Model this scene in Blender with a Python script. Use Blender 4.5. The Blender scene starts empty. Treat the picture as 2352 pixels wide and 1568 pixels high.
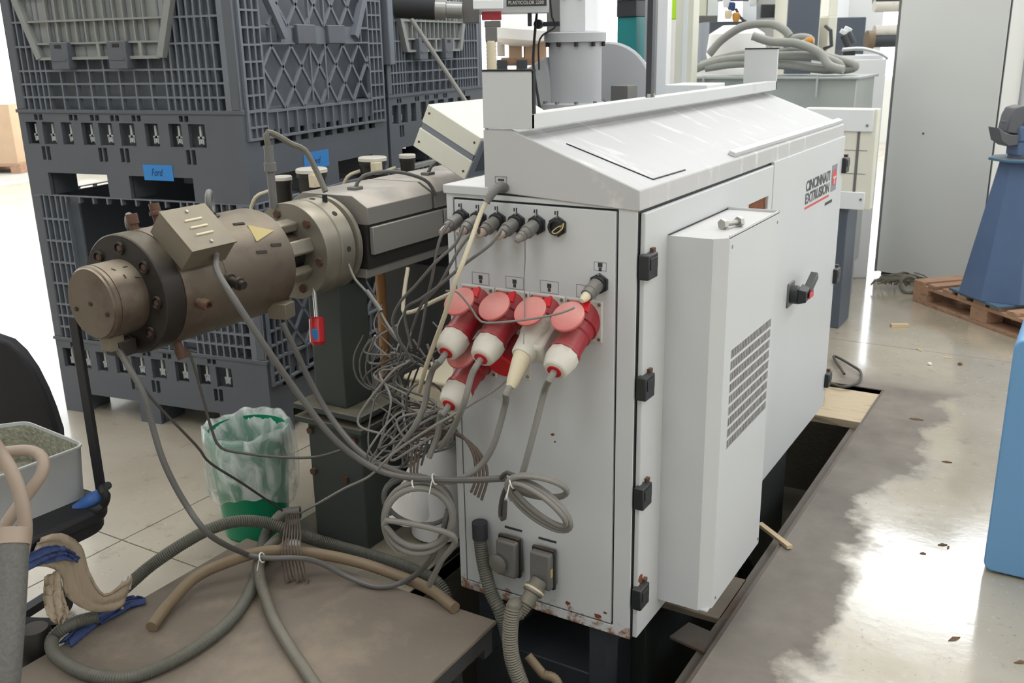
import bpy, math, random
from mathutils import Vector, Matrix
import numpy as np
random.seed(7)
PI = math.pi
scn = bpy.context.scene
COL = scn.collection

# ------------------------------------------------------------------ camera
CAM = Vector((1.46855, -2.08654, 1.64639)); FPX = 2211.5
PITCH, YAW, ROLL = 0.297759, -0.547849, -0.019188
fwd = Vector((math.sin(YAW)*math.cos(PITCH), math.cos(YAW)*math.cos(PITCH), -math.sin(PITCH)))
rt0 = Vector((math.cos(YAW), -math.sin(YAW), 0)); up0 = rt0.cross(fwd)
RT = math.cos(ROLL)*rt0 + math.sin(ROLL)*up0
UP = -math.sin(ROLL)*rt0 + math.cos(ROLL)*up0
cd = bpy.data.cameras.new('camera'); cam = bpy.data.objects.new('camera', cd); COL.objects.link(cam)
cam.matrix_world = Matrix(((RT.x, UP.x, -fwd.x, CAM.x), (RT.y, UP.y, -fwd.y, CAM.y), (RT.z, UP.z, -fwd.z, CAM.z), (0, 0, 0, 1)))
cd.sensor_fit = 'HORIZONTAL'; cd.sensor_width = 36.0; cd.lens = 36.0*FPX/2352.0
cd.clip_start = 0.05; cd.clip_end = 200
cd.dof.use_dof = True; cd.dof.focus_distance = 2.75; cd.dof.aperture_fstop = 7.1
scn.camera = cam

# ------------------------------------------------------------------ sky, sun, exposure
scn.view_settings.view_transform = 'Standard'; scn.view_settings.look = 'None'
scn.view_settings.gamma = 1.0; scn.view_settings.use_curve_mapping = False
scn.view_settings.exposure = -0.4
w = bpy.data.worlds.new('overcast_sky'); scn.world = w; w.use_nodes = True
bg = w.node_tree.nodes['Background']; bg.inputs[0].default_value = (0.90, 0.95, 1.0, 1); bg.inputs[1].default_value = 4.5
sd = bpy.data.lights.new('sun_offscreen', 'SUN'); sd.energy = 9.0; sd.angle = math.radians(2); sd.color = (1.0, 0.96, 0.9)
sun = bpy.data.objects.new('sun_offscreen', sd); COL.objects.link(sun)
sun.rotation_euler = Vector((0.86, -0.10, -0.50)).to_track_quat('-Z', 'Y').to_euler()
def skylight_lamp(x, y, sx, sy, e):
    ld = bpy.data.lights.new('skylight_daylight_offscreen', 'AREA'); ld.shape = 'RECTANGLE'; ld.size = sx; ld.size_y = sy
    ld.energy = e; ld.color = (0.96, 0.98, 1.0)
    o = bpy.data.objects.new('skylight_daylight_offscreen', ld); COL.objects.link(o); o.location = (x, y, 6.23)
SKY = [(x, y) for x in (-5.8, 0.05, 5.9) for y in (-4.0, 1.5, 7.0, 12.6)]
for x, y in SKY: skylight_lamp(x, y, 2.0, 3.4, 78)

# ------------------------------------------------------------------ pixel rays (pixels of the 2352 x 1568 photograph) to world points
def ray(px, py): return fwd + RT*((px-1176.0)/FPX) - UP*((py-784.0)/FPX)
def atx(px, py, X): d = ray(px, py); return CAM + d*((X-CAM.x)/d.x)
def aty(px, py, Y): d = ray(px, py); return CAM + d*((Y-CAM.y)/d.y)
def atz(px, py, Z): d = ray(px, py); return CAM + d*((Z-CAM.z)/d.z)
def atd(px, py, D): return CAM + ray(px, py)*D

# ------------------------------------------------------------------ materials
def lin(c):
    return tuple((v/255/12.92 if v/255 <= 0.04045 else ((v/255+0.055)/1.055)**2.4) for v in c) + (1.0,)
MATS = {}
def mat(name, col, rough=0.5, metal=0.0, var=0.12, scale=6.0, bump=0.0, bscale=60.0, dirt=None, dirt_amt=0.0, dscale=3.0, coat=0.0, dust=None, dust_amt=0.0, trans=0.0, alpha=1.0, stretch=None):
    m = bpy.data.materials.new(name); m.use_nodes = True; MATS[name] = m
    nt = m.node_tree; N = nt.nodes; L = nt.links
    b = N['Principled BSDF']; b.inputs['Roughness'].default_value = rough; b.inputs['Metallic'].default_value = metal
    b.inputs['Coat Weight'].default_value = coat
    if trans: b.inputs['Transmission Weight'].default_value = trans
    if alpha < 1: b.inputs['Alpha'].default_value = alpha
    tc = N.new('ShaderNodeTexCoord'); src = tc.outputs['Object']
    if stretch:
        mp = N.new('ShaderNodeMapping'); mp.inputs['Scale'].default_value = stretch; L.new(src, mp.inputs[0]); src = mp.outputs[0]
    n = N.new('ShaderNodeTexNoise'); n.inputs['Scale'].default_value = scale; n.inputs['Detail'].default_value = 6; L.new(src, n.inputs['Vector'])
    base = lin(col)
    mx = N.new('ShaderNodeMix'); mx.data_type = 'RGBA'
    mx.inputs[6].default_value = tuple(v*(1-var) for v in base[:3])+(1,); mx.inputs[7].default_value = tuple(min(1, v*(1+var)) for v in base[:3])+(1,)
    L.new(n.outputs['Fac'], mx.inputs[0]); out = mx.outputs[2]
    if dirt:
        n2 = N.new('ShaderNodeTexNoise'); n2.inputs['Scale'].default_value = dscale; n2.inputs['Detail'].default_value = 8; n2.inputs['Roughness'].default_value = 0.65; L.new(src, n2.inputs['Vector'])
        r = N.new('ShaderNodeMapRange'); r.inputs['From Min'].default_value = 0.62-dirt_amt*0.3; r.inputs['From Max'].default_value = 0.72-dirt_amt*0.1; L.new(n2.outputs['Fac'], r.inputs['Value'])
        m2 = N.new('ShaderNodeMix'); m2.data_type = 'RGBA'; m2.inputs[7].default_value = lin(dirt); L.new(r.outputs[0], m2.inputs[0]); L.new(out, m2.inputs[6]); out = m2.outputs[2]
    if dust:   # settled dust lies on faces that look up
        g = N.new('ShaderNodeNewGeometry'); s = N.new('ShaderNodeSeparateXYZ'); L.new(g.outputs['Normal'], s.inputs[0])
        r = N.new('ShaderNodeMapRange'); r.inputs['From Min'].default_value = 0.5; r.inputs['From Max'].default_value = 0.75; r.inputs['To Max'].default_value = dust_amt; L.new(s.outputs['Z'], r.inputs['Value'])
        nd_ = N.new('ShaderNodeTexNoise'); nd_.inputs['Scale'].default_value = 7; nd_.inputs['Detail'].default_value = 6; L.new(src, nd_.inputs['Vector']); rd_ = N.new('ShaderNodeMapRange'); rd_.inputs['From Min'].default_value = 0.3; rd_.inputs['From Max'].default_value = 0.62; rd_.inputs['To Min'].default_value = 0.25; L.new(nd_.outputs['Fac'], rd_.inputs['Value'])
        md_ = N.new('ShaderNodeMath'); md_.operation = 'MULTIPLY'; L.new(r.outputs[0], md_.inputs[0]); L.new(rd_.outputs[0], md_.inputs[1]); r = md_
        m2 = N.new('ShaderNodeMix'); m2.data_type = 'RGBA'; m2.inputs[7].default_value = lin(dust); L.new(r.outputs[0], m2.inputs[0]); L.new(out, m2.inputs[6]); out = m2.outputs[2]
    L.new(out, b.inputs['Base Color'])
    if bump:
        n3 = N.new('ShaderNodeTexNoise'); n3.inputs['Scale'].default_value = bscale; n3.inputs['Detail'].default_value = 4; L.new(src, n3.inputs['Vector'])
        bp = N.new('ShaderNodeBump'); bp.inputs['Strength'].default_value = bump; bp.inputs['Distance'].default_value = 0.01; L.new(n3.outputs['Fac'], bp.inputs['Height']); L.new(bp.outputs[0], b.inputs['Normal'])
    return m
mat('cabinet_paint', (200, 201, 202), 0.42, var=0.03, scale=3, dirt=(176, 172, 166), dirt_amt=0.05, dscale=2.2, dust=(214, 209, 205), dust_amt=0.8)
mat('panel_paint', (200, 202, 203), 0.45, var=0.03, scale=3)
mat('hood_paint', (190, 189, 189), 0.6, var=0.04, scale=3, dirt=(222, 220, 218), dirt_amt=0.22, dscale=4.0, stretch=(1.0, 3.5, 1.0))
mat('seam_black', (28, 30, 32), 0.6)
mat('black_plastic', (34, 36, 40), 0.45, var=0.15, dust=(120, 118, 112), dust_amt=0.3)
mat('black_rubber', (24, 25, 28), 0.7)
mat('grey_plastic', (106, 105, 103), 0.5, dust=(150, 143, 134), dust_amt=0.5)
mat('red_plastic', (156, 38, 48), 0.4, var=0.12, dust=(176, 120, 114), dust_amt=0.4)
mat('red_bright', (196, 22, 34), 0.38)
mat('lid_pink', (200, 104, 100), 0.6, var=0.1, scale=14, dust=(216, 152, 144), dust_amt=0.95)
mat('white_plastic', (206, 201, 190), 0.45, var=0.08, scale=12, dirt=(160, 150, 134), dirt_amt=0.1, dscale=10, dust=(186, 177, 163), dust_amt=0.5)
mat('cream_plastic', (216, 204, 176), 0.5, var=0.06)
mat('socket_flange', (206, 204, 196), 0.45, var=0.05)
mat('vent_grey', (150, 148, 147), 0.6)
mat('zinc', (176, 174, 168), 0.35, metal=0.8, var=0.1, scale=30)
mat('steel_grey', (150, 150, 148), 0.35, metal=0.85, var=0.12, scale=10)
mat('bronze', (106, 95, 83), 0.48, metal=0.35, var=0.22, scale=5, dirt=(78, 62, 53), dirt_amt=0.4, dscale=4, dust=(164, 151, 131), dust_amt=0.75)
mat('bronze_dark', (54, 50, 47), 0.5, metal=0.45, var=0.2, scale=7, dirt=(46, 38, 35), dirt_amt=0.3, dust=(146, 136, 118), dust_amt=0.6)

mat('rusty_bolt', (96, 70, 58), 0.65, metal=0.3, var=0.25, scale=20, dust=(160, 140, 120), dust_amt=0.4)
mat('hole_shade_and_nicks', (48, 44, 41), 0.8)  # dark colour painted for the shade inside holes and slots; also nick marks
mat('junction_box', (120, 112, 98), 0.5, metal=0.35, var=0.08, dust=(164, 153, 132), dust_amt=0.5)
mat('barrel_cover', (142, 138, 133), 0.45, metal=0.3, var=0.08, scale=4, dust=(200, 190, 178), dust_amt=0.8)
mat('barrel_flange', (140, 134, 122), 0.42, metal=0.5, var=0.14, scale=8, dust=(196, 184, 162), dust_amt=0.5)
mat('oily_dark', (48, 44, 42), 0.5, metal=0.3, var=0.25, dust=(140, 124, 104), dust_amt=0.5)
mat('yellow_label', (186, 168, 112), 0.6)
mat('bin_plastic', (92, 96, 103), 0.55, var=0.1, scale=5, dust=(156, 156, 151), dust_amt=0.6)
mat('bin_panel', (112, 117, 126), 0.55, var=0.1, scale=5, dust=(160, 160, 156), dust_amt=0.6)
mat('bin_door', (142, 144, 142), 0.55, var=0.08, dust=(176, 174, 168), dust_amt=0.6)
mat('bin_clip', (186, 188, 188), 0.5)
mat('card_blue', (56, 134, 206), 0.7, var=0.05)
mat('ink_navy', (26, 52, 96), 0.7)
mat('can_green', (0, 132, 92), 0.35, var=0.08)
mat('can_liner', (238, 244, 240), 0.22, var=0.05, scale=14, alpha=0.99)
def patchy_alpha(m, lo, hi, sc):
    nt = m.node_tree; N = nt.nodes; L = nt.links; tc = N.new('ShaderNodeTexCoord'); mp = N.new('ShaderNodeMapping'); mp.inputs['Scale'].default_value = (1, 1, 0.5); L.new(tc.outputs['Object'], mp.inputs[0])
    n = N.new('ShaderNodeTexNoise'); n.inputs['Scale'].default_value = sc; n.inputs['Detail'].default_value = 3; n.inputs['Distortion'].default_value = 1.2; L.new(mp.outputs[0], n.inputs['Vector'])
    r = N.new('ShaderNodeMapRange'); r.inputs['From Min'].default_value = 0.38; r.inputs['From Max'].default_value = 0.66; r.inputs['To Min'].default_value = lo; r.inputs['To Max'].default_value = hi; L.new(n.outputs['Fac'], r.inputs['Value']); L.new(r.outputs[0], N['Principled BSDF'].inputs['Alpha'])
patchy_alpha(MATS['can_liner'], 0.22, 0.75, 15.0)
mat('pedestal_green', (62, 68, 66), 0.5, var=0.18, scale=5, dust=(148, 138, 118), dust_amt=0.75)
mat('plate_dusty', (122, 111, 99), 0.75, var=0.14, scale=3, bump=0.15, bscale=30, dirt=(146, 132, 114), dirt_amt=0.35, dscale=2.5)
mat('plate_edge', (84, 84, 84), 0.5, metal=0.4, var=0.15)
mat('hose_grey', (108, 104, 94), 0.6, var=0.1, dust=(136, 128, 114), dust_amt=0.5)
mat('hose_green', (92, 92, 84), 0.6, var=0.1, dust=(124, 119, 106), dust_amt=0.5)
mat('hose_pale', (146, 147, 141), 0.6, var=0.1, dust=(176, 173, 164), dust_amt=0.5)
mat('hose_brown', (124, 106, 84), 0.7, var=0.1, dust=(150, 134, 110), dust_amt=0.5)
mat('cable_grey', (94, 92, 90), 0.6, var=0.12, dust=(130, 123, 114), dust_amt=0.5)
mat('cable_light', (126, 123, 118), 0.6, var=0.1, dust=(148, 141, 132), dust_amt=0.4)
mat('cable_dark', (68, 65, 62), 0.6, var=0.15, dust=(114, 106, 97), dust_amt=0.5)
mat('cable_cream', (190, 180, 156), 0.6, var=0.08)
mat('cable_brown', (98, 85, 76), 0.65, var=0.1)
mat('tie_white', (226, 224, 216), 0.5)
mat('wood_pallet', (168, 132, 106), 0.75, var=0.22, scale=4, stretch=(1, 8, 8), bump=0.1, dirt=(122, 90, 70), dirt_amt=0.25)
mat('plank', (196, 178, 150), 0.7, var=0.12, scale=5, stretch=(2, 14, 14), dirt=(150, 128, 100), dirt_amt=0.2)
mat('stick_wood', (206, 184, 150), 0.75, var=0.15)
mat('copper_pipe', (176, 128, 84), 0.5, metal=0.2, var=0.12)
mat('pale_blue', (108, 156, 200), 0.45, var=0.03, scale=3)
mat('vise_blue', (78, 100, 134), 0.45, var=0.12, scale=6, dust=(120, 134, 152), dust_amt=0.35)
mat('vise_plate', (66, 104, 132), 0.45, var=0.12, dust=(150, 140, 124), dust_amt=0.4)
mat('vise_grey', (96, 98, 104), 0.5, metal=0.4, var=0.15, dust=(160, 154, 146), dust_amt=0.4)
mat('tall_cabinet', (206, 207, 204), 0.45, var=0.02, scale=2)
mat('white_metal', (226, 228, 230), 0.4, var=0.03)
mat('cream_board', (222, 220, 206), 0.5, var=0.05, scale=6)
mat('galvanised', (172, 177, 175), 0.4, metal=0.4, var=0.14, scale=5)
mat('dark_grey_metal', (82, 90, 102), 0.45, var=0.06)
mat('charcoal', (52, 55, 60), 0.5, var=0.08)
mat('teal', (38, 132, 134), 0.45, var=0.06)
mat('lime', (176, 226, 40), 0.5)
mat('aluminium', (196, 198, 200), 0.35, metal=0.6, var=0.08)
mat('cast_grey', (172, 174, 178), 0.5, var=0.06, dust=(196, 193, 188), dust_amt=0.4)
mat('bag_white', (232, 230, 228), 0.6, var=0.06)
mat('cardboard', (186, 158, 130), 0.8, var=0.1)
mat('tray_grey', (178, 180, 180), 0.6, var=0.08, scale=16, dust=(190, 180, 166), dust_amt=0.5)
mat('pellets', (148, 147, 130), 0.7, var=0.85, scale=75, bump=0.6, bscale=90)
mat('hose_beige', (152, 135, 120), 0.55, var=0.1, scale=8)
mat('boot_beige', (166, 152, 138), 0.6, var=0.08)
mat('braid', (92, 90, 86), 0.65, var=0.3, scale=120, bump=0.3, bscale=140)
mat('chair_black', (22, 22, 26), 0.6, var=0.1)
mat('chair_blue', (52, 92, 156), 0.6, var=0.08)
mat('cloth_beige', (164, 148, 128), 0.85, var=0.14, scale=10, bump=0.3, bscale=40, stretch=(9, 9, 1))
mat('cloth_blue', (58, 74, 120), 0.85, var=0.2)
mat('cloth_white', (214, 208, 198), 0.85, var=0.06)
mat('debris_brown', (110, 84, 58), 0.85, var=0.2)
mat('screw_red', (190, 30, 40), 0.25, var=0.05, coat=0.5)
mat('letter_dark', (56, 56, 58), 0.5)
mat('letter_red', (206, 60, 54), 0.5)
mat('logo_grey', (126, 132, 142), 0.5)
mat('wall_plaster', (226, 226, 222), 0.9, var=0.03)
mat('concrete_pit', (132, 126, 114), 0.9, var=0.2, bump=0.3)
mat('yard_concrete', (176, 172, 164), 0.9, var=0.08)
mat('steel_angle', (112, 104, 96), 0.55, metal=0.4, var=0.2, dirt=(98, 74, 58), dirt_amt=0.3)
mat('rust', (120, 66, 38), 0.85, var=0.3, scale=25)
mat('wire_olive', (112, 108, 96), 0.7, var=0.15)
mat('amber', (196, 140, 60), 0.4)
mat('glass_pane', (240, 245, 248), 0.05, trans=1.0, var=0.0)

def rusty(name, base, zmax, thr):
    m = MATS[base].copy(); m.name = name; MATS[name] = m; nt = m.node_tree; N = nt.nodes; L = nt.links; b = N['Principled BSDF']
    old = b.inputs['Base Color'].links[0].from_socket
    tc = N.new('ShaderNodeTexCoord'); sp = N.new('ShaderNodeSeparateXYZ'); L.new(tc.outputs['Object'], sp.inputs[0])
    r = N.new('ShaderNodeMapRange'); r.inputs['From Min'].default_value = 0.0; r.inputs['From Max'].default_value = zmax; r.inputs['To Min'].default_value = 0.30; r.inputs['To Max'].default_value = 0.0; L.new(sp.outputs['Z'], r.inputs['Value'])
    n = N.new('ShaderNodeTexNoise'); n.inputs['Scale'].default_value = 24; n.inputs['Detail'].default_value = 8; n.inputs['Roughness'].default_value = 0.7; L.new(tc.outputs['Object'], n.inputs['Vector'])
    a = N.new('ShaderNodeMath'); a.operation = 'ADD'; L.new(r.outputs[0], a.inputs[0]); L.new(n.outputs['Fac'], a.inputs[1])
    q = N.new('ShaderNodeMapRange'); q.inputs['From Min'].default_value = thr; q.inputs['From Max'].default_value = thr+0.10; L.new(a.outputs[0], q.inputs['Value'])
    mx = N.new('ShaderNodeMix'); mx.data_type = 'RGBA'; mx.inputs[7].default_value = lin((140, 98, 70)); L.new(q.outputs[0], mx.inputs[0]); L.new(old, mx.inputs[6]); L.new(mx.outputs[2], b.inputs['Base Color'])
rusty('panel_rusty', 'panel_paint', 0.10, 0.71)

# ------------------------------------------------------------------ mesh builder
W0 = {}            # world location of the root that a part belongs to
class G:
    def __init__(s): s.v = []; s.f = []
    def add(s, vs, fs):
        o = len(s.v); s.v += [tuple(p) for p in vs]; s.f += [tuple(i+o for i in f) for f in fs]; return s
    def box(s, x0, x1, y0, y1, z0, z1):
        if x0 > x1: x0, x1 = x1, x0
        if y0 > y1: y0, y1 = y1, y0
        if z0 > z1: z0, z1 = z1, z0
        return s.add([(x, y, z) for z in (z0, z1) for y in (y0, y1) for x in (x0, x1)],
                     [(0, 2, 3, 1), (4, 5, 7, 6), (0, 1, 5, 4), (2, 6, 7, 3), (0, 4, 6, 2), (1, 3, 7, 5)])
    def obox(s, c, size, M):
        c = Vector(c); hx, hy, hz = size[0]/2, size[1]/2, size[2]/2
        return s.add([c + M @ Vector((x, y, z)) for z in (-hz, hz) for y in (-hy, hy) for x in (-hx, hx)],
                     [(0, 2, 3, 1), (4, 5, 7, 6), (0, 1, 5, 4), (2, 6, 7, 3), (0, 4, 6, 2), (1, 3, 7, 5)])
    def bar(s, p, q, wd, ht, up=(0, 0, 1)):
        p = Vector(p); q = Vector(q); d = (q-p); l = d.length; d.normalize()
        u = Vector(up); a = d.cross(u)
        if a.length < 1e-4: a = d.cross(Vector((1, 0, 0)))
        a.normalize(); b = a.cross(d)
        return s.obox((p+q)/2, (l, wd, ht), Matrix((d, a, b)).transposed())
    def hull8(s, a, b):      # two quads (each 4 points, same winding) joined
        return s.add(list(a)+list(b), [(3, 2, 1, 0), (4, 5, 6, 7), (0, 1, 5, 4), (1, 2, 6, 5), (2, 3, 7, 6), (3, 0, 4, 7)])
    def prism(s, poly, fn, t0, t1):
        n = len(poly)
        vs = [fn(a, b, t0) for a, b in poly] + [fn(a, b, t1) for a, b in poly]
        return s.add(vs, [tuple(range(n-1, -1, -1)), tuple(range(n, 2*n))] + [(i, (i+1) % n, n+(i+1) % n, n+i) for i in range(n)])
    def tube(s, pts, r, n=8, rf=None, caps=True, closed=False):
        pts = [Vector(p) for p in pts]; m = len(pts)
        T = []
        for i in range(m):
            a = pts[(i-1) % m] if (closed or i > 0) else pts[0]; b = pts[(i+1) % m] if (closed or i < m-1) else pts[-1]
            t = b-a; T.append(t.normalized() if t.length > 1e-9 else Vector((0, 0, 1)))
        ref = Vector((0, 0, 1)) if abs(T[0].z) < 0.9 else Vector((1, 0, 0))
        nn = (ref - T[0]*ref.dot(T[0])).normalized()
        vs = []; 
        for i in range(m):
            nn = (nn - T[i]*nn.dot(T[i]))
            if nn.length < 1e-6: nn = T[i].orthogonal()
            nn.normalize(); bb = T[i].cross(nn); rr = rf(i, m) if rf else r
            for k in range(n):
                an = 2*PI*k/n; vs.append(pts[i] + (nn*math.cos(an)+bb*math.sin(an))*rr)
        fs = []
        for i in range(m if closed else m-1):
            j = (i+1) % m
            for k in range(n): fs.append((i*n+k, i*n+(k+1) % n, j*n+(k+1) % n, j*n+k))
        if caps and not closed:
            fs.append(tuple(range(n-1, -1, -1))); fs.append(tuple((m-1)*n+k for k in range(n)))
        return s.add(vs, fs)
    def lathe(s, prof, o, ax=(0, 0, 1), n=24, cap0=True, cap1=True):   # prof: (radius, distance along axis)
        o = Vector(o); ax = Vector(ax).normalized(); a = ax.orthogonal().normalized(); b = ax.cross(a)
        vs = [o + ax*h + (a*math.cos(2*PI*k/n)+b*math.sin(2*PI*k/n))*r for r, h in prof for k in range(n)]
        fs = [(i*n+k, i*n+(k+1) % n, (i+1)*n+(k+1) % n, (i+1)*n+k) for i in range(len(prof)-1) for k in range(n)]
        if cap0: fs.append(tuple(range(n-1, -1, -1)))
        if cap1: fs.append(tuple((len(prof)-1)*n+k for k in range(n)))
        return s.add(vs, fs)
    def cyl(s, p, q, r, n=16, r2=None):
        p = Vector(p); q = Vector(q); return s.lathe([(r, 0), (r if r2 is None else r2, (q-p).length)], p, q-p, n)
    def torus(s, c, ax, R, r, n=28, k=8, a0=0, a1=2*PI):
        c = Vector(c); ax = Vector(ax).normalized(); a = ax.orthogonal().normalized(); b = ax.cross(a)
        full = abs(a1-a0-2*PI) < 1e-6
        pts = [c + (a*math.cos(a0+(a1-a0)*i/(n if full else n-1)) + b*math.sin(a0+(a1-a0)*i/(n if full else n-1)))*R for i in range(n)]
        return s.tube(pts, r, k, closed=full)
    def plate(s, u0, u1, v0, v1, holes, fn, t):    # a thick sheet with rectangular holes; fn(u, v, depth)
        us = sorted({round(x, 5) for x in [u0, u1]+[h[0] for h in holes]+[h[1] for h in holes] if u0-1e-6 <= x <= u1+1e-6})
        vs = sorted({round(x, 5) for x in [v0, v1]+[h[2] for h in holes]+[h[3] for h in holes] if v0-1e-6 <= x <= v1+1e-6})
        nu, nv = len(us)-1, len(vs)-1
        solid = np.ones((nu+2, nv+2), bool); solid[0, :] = solid[-1, :] = solid[:, 0] = solid[:, -1] = False
        uc = np.array([(us[i]+us[i+1])/2 for i in range(nu)]); vc = np.array([(vs[j]+vs[j+1])/2 for j in range(nv)])
        for h in holes:
            a = (uc > h[0]) & (uc < h[1]); b = (vc > h[2]) & (vc < h[3]); solid[1:-1, 1:-1] &= ~np.outer(a, b)
        idx = {}; V = []; F = []
        def P(i, j, k):
            if (i, j, k) not in idx: idx[(i, j, k)] = len(V); V.append(fn(us[i], vs[j], t if k else 0.0))
            return idx[(i, j, k)]
        for i in range(nu):
            for j in range(nv):
                if not solid[i+1, j+1]: continue
                F.append((P(i, j, 0), P(i+1, j, 0), P(i+1, j+1, 0), P(i, j+1, 0))); F.append((P(i, j, 1), P(i, j+1, 1), P(i+1, j+1, 1), P(i+1, j, 1)))
                if not solid[i, j+1]: F.append((P(i, j, 0), P(i, j+1, 0), P(i, j+1, 1), P(i, j, 1)))
                if not solid[i+2, j+1]: F.append((P(i+1, j, 0), P(i+1, j, 1), P(i+1, j+1, 1), P(i+1, j+1, 0)))
                if not solid[i+1, j]: F.append((P(i, j, 0), P(i, j, 1), P(i+1, j, 1), P(i+1, j, 0)))
                if not solid[i+1, j+2]: F.append((P(i, j+1, 0), P(i+1, j+1, 0), P(i+1, j+1, 1), P(i, j+1, 1)))
        return s.add(V, F)
    def build(s, name, m, parent=None, bevel=0.0, smooth=True, local=False, angle=35, seg=2):
        vs = [Vector(p) for p in s.v]; loc = None
        if parent is not None:
            o0 = Vector((0, 0, 0)) if local else W0[parent.name]; vs = [p-o0 for p in vs]
        else:
            xs = [p.x for p in vs]; ys = [p.y for p in vs]; zs = [p.z for p in vs]
            loc = Vector(((min(xs)+max(xs))/2, (min(ys)+max(ys))/2, min(zs))); vs = [p-loc for p in vs]
        me = bpy.data.meshes.new(name); me.from_pydata([tuple(p) for p in vs], [], s.f); me.validate()
        import bmesh
        bm = bmesh.new(); bm.from_mesh(me); bmesh.ops.recalc_face_normals(bm, faces=bm.faces); bm.to_mesh(me); bm.free()
        me.materials.append(MATS[m])
        if smooth: me.shade_smooth(); me.set_sharp_from_angle(angle=math.radians(angle))
        o = bpy.data.objects.new(name, me); COL.objects.link(o)
        if parent is not None: o.parent = parent; W0[o.name] = Vector((0, 0, 0)) if local else W0[parent.name]
        else: o.location = loc; W0[o.name] = loc
        if bevel:
            md = o.modifiers.new('bevel', 'BEVEL'); md.width = bevel; md.segments = seg; md.limit_method = 'ANGLE'; md.angle_limit = math.radians(40)
        return o
def tag(o, label, cat, group=None):
    o['label'] = label; o['category'] = cat
    if group: o['group'] = group
    return o
def thing(name, label, cat, loc=(0, 0, 0), group=None):
    o = bpy.data.objects.new(name, None); COL.objects.link(o); o.location = loc; o.empty_display_size = 0.1
    W0[o.name] = Vector(loc); return tag(o, label, cat, group)
def struct(o): o['kind'] = 'structure'; return o
def copy_tree(o, parent=None):
    c = o.copy(); COL.objects.link(c)
    if parent is not None: c.parent = parent
    W0[c.name] = W0.get(o.name, Vector((0, 0, 0)))
    for ch in list(o.children): copy_tree(ch, c)
    return c
def spline(P, step=0.012, closed=False):
    P = [Vector(p) for p in P]; n = len(P); out = []
    for i in range(n if closed else n-1):
        p1 = P[i]; p2 = P[(i+1) % n]
        p0 = P[i-1] if (closed or i > 0) else p1*2-p2
        p3 = P[(i+2) % n] if (closed or i < n-2) else p2*2-p1
        k = max(2, min(60, int((p2-p1).length/step)))
        for j in range(k):
            t = j/k
            out.append(0.5*((2*p1)+(p2-p0)*t+(2*p0-5*p1+4*p2-p3)*t*t+(3*p1-p0-3*p2+p3)*t**3))
    if not closed: out.append(P[-1])
    return out
def resample(pts, step):
    out = [pts[0]]; acc = 0.0
    for i in range(1, len(pts)):
        a = pts[i-1]; b = pts[i]; d = (b-a).length
        while acc + d >= step:
            t = (step-acc)/d; a = a.lerp(b, t); out.append(a.copy()); d = (b-a).length; acc = 0.0
        acc += d
    return out
def cable(name, P, r, m, parent=None, n=8, step=0.015, local=False):
    return G().tube(spline(P, step), r, n).build(name, m, parent, local=local)
def corrugated(name, P, r, m, pitch=0.007, amp=0.07, n=12, parent=None):
    pts = resample(spline(P, 0.006), pitch/2)
    return G().tube(pts, r, n, rf=lambda i, k: r*(1+amp*(1 if i % 2 else -1))).build(name, m, parent, angle=60)
def text_mesh(txt, name, m, parent, origin, xdir, ydir, height, width=None, ext=0.0006, local=False, offset=0.0, shear=0.0):
    c = bpy.data.curves.new(name, 'FONT'); c.body = txt; c.extrude = 0.5*ext/height; c.offset = offset; c.shear = shear
    t = bpy.data.objects.new('lettering_source', c); COL.objects.link(t)
    bpy.context.view_layer.update()
    me = bpy.data.meshes.new_from_object(t.evaluated_get(bpy.context.evaluated_depsgraph_get()))
    bpy.data.objects.remove(t); bpy.data.curves.remove(c)
    xs = [v.co.x for v in me.vertices]; x0 = min(xs); wdt = max(xs)-x0
    ys = [v.co.y for v in me.vertices]; y0 = min(ys); hh = max(ys)-y0
    sx = (width/wdt) if width else height/hh; sy = height/hh
    xd = Vector(xdir).normalized(); yd = Vector(ydir).normalized(); nd = xd.cross(yd); o = Vector(origin)
    o0 = Vector((0, 0, 0)) if (local or parent is None) else W0[parent.name]
    for v in me.vertices: v.co = o + xd*((v.co.x-x0)*sx) + yd*((v.co.y-y0)*sy) + nd*(v.co.z*height+ext*0.5) - o0
    me.materials.clear(); me.materials.append(MATS[m]); me.name = name
    ob = bpy.data.objects.new(name, me); COL.objects.link(ob)
    if parent is not None: ob.parent = parent; W0[ob.name] = o0
    return ob
def RY(a): return Matrix.Rotation(a, 3, 'Y')
def RZ(a): return Matrix.Rotation(a, 3, 'Z')
def RX(a): return Matrix.Rotation(a, 3, 'X')

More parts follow.
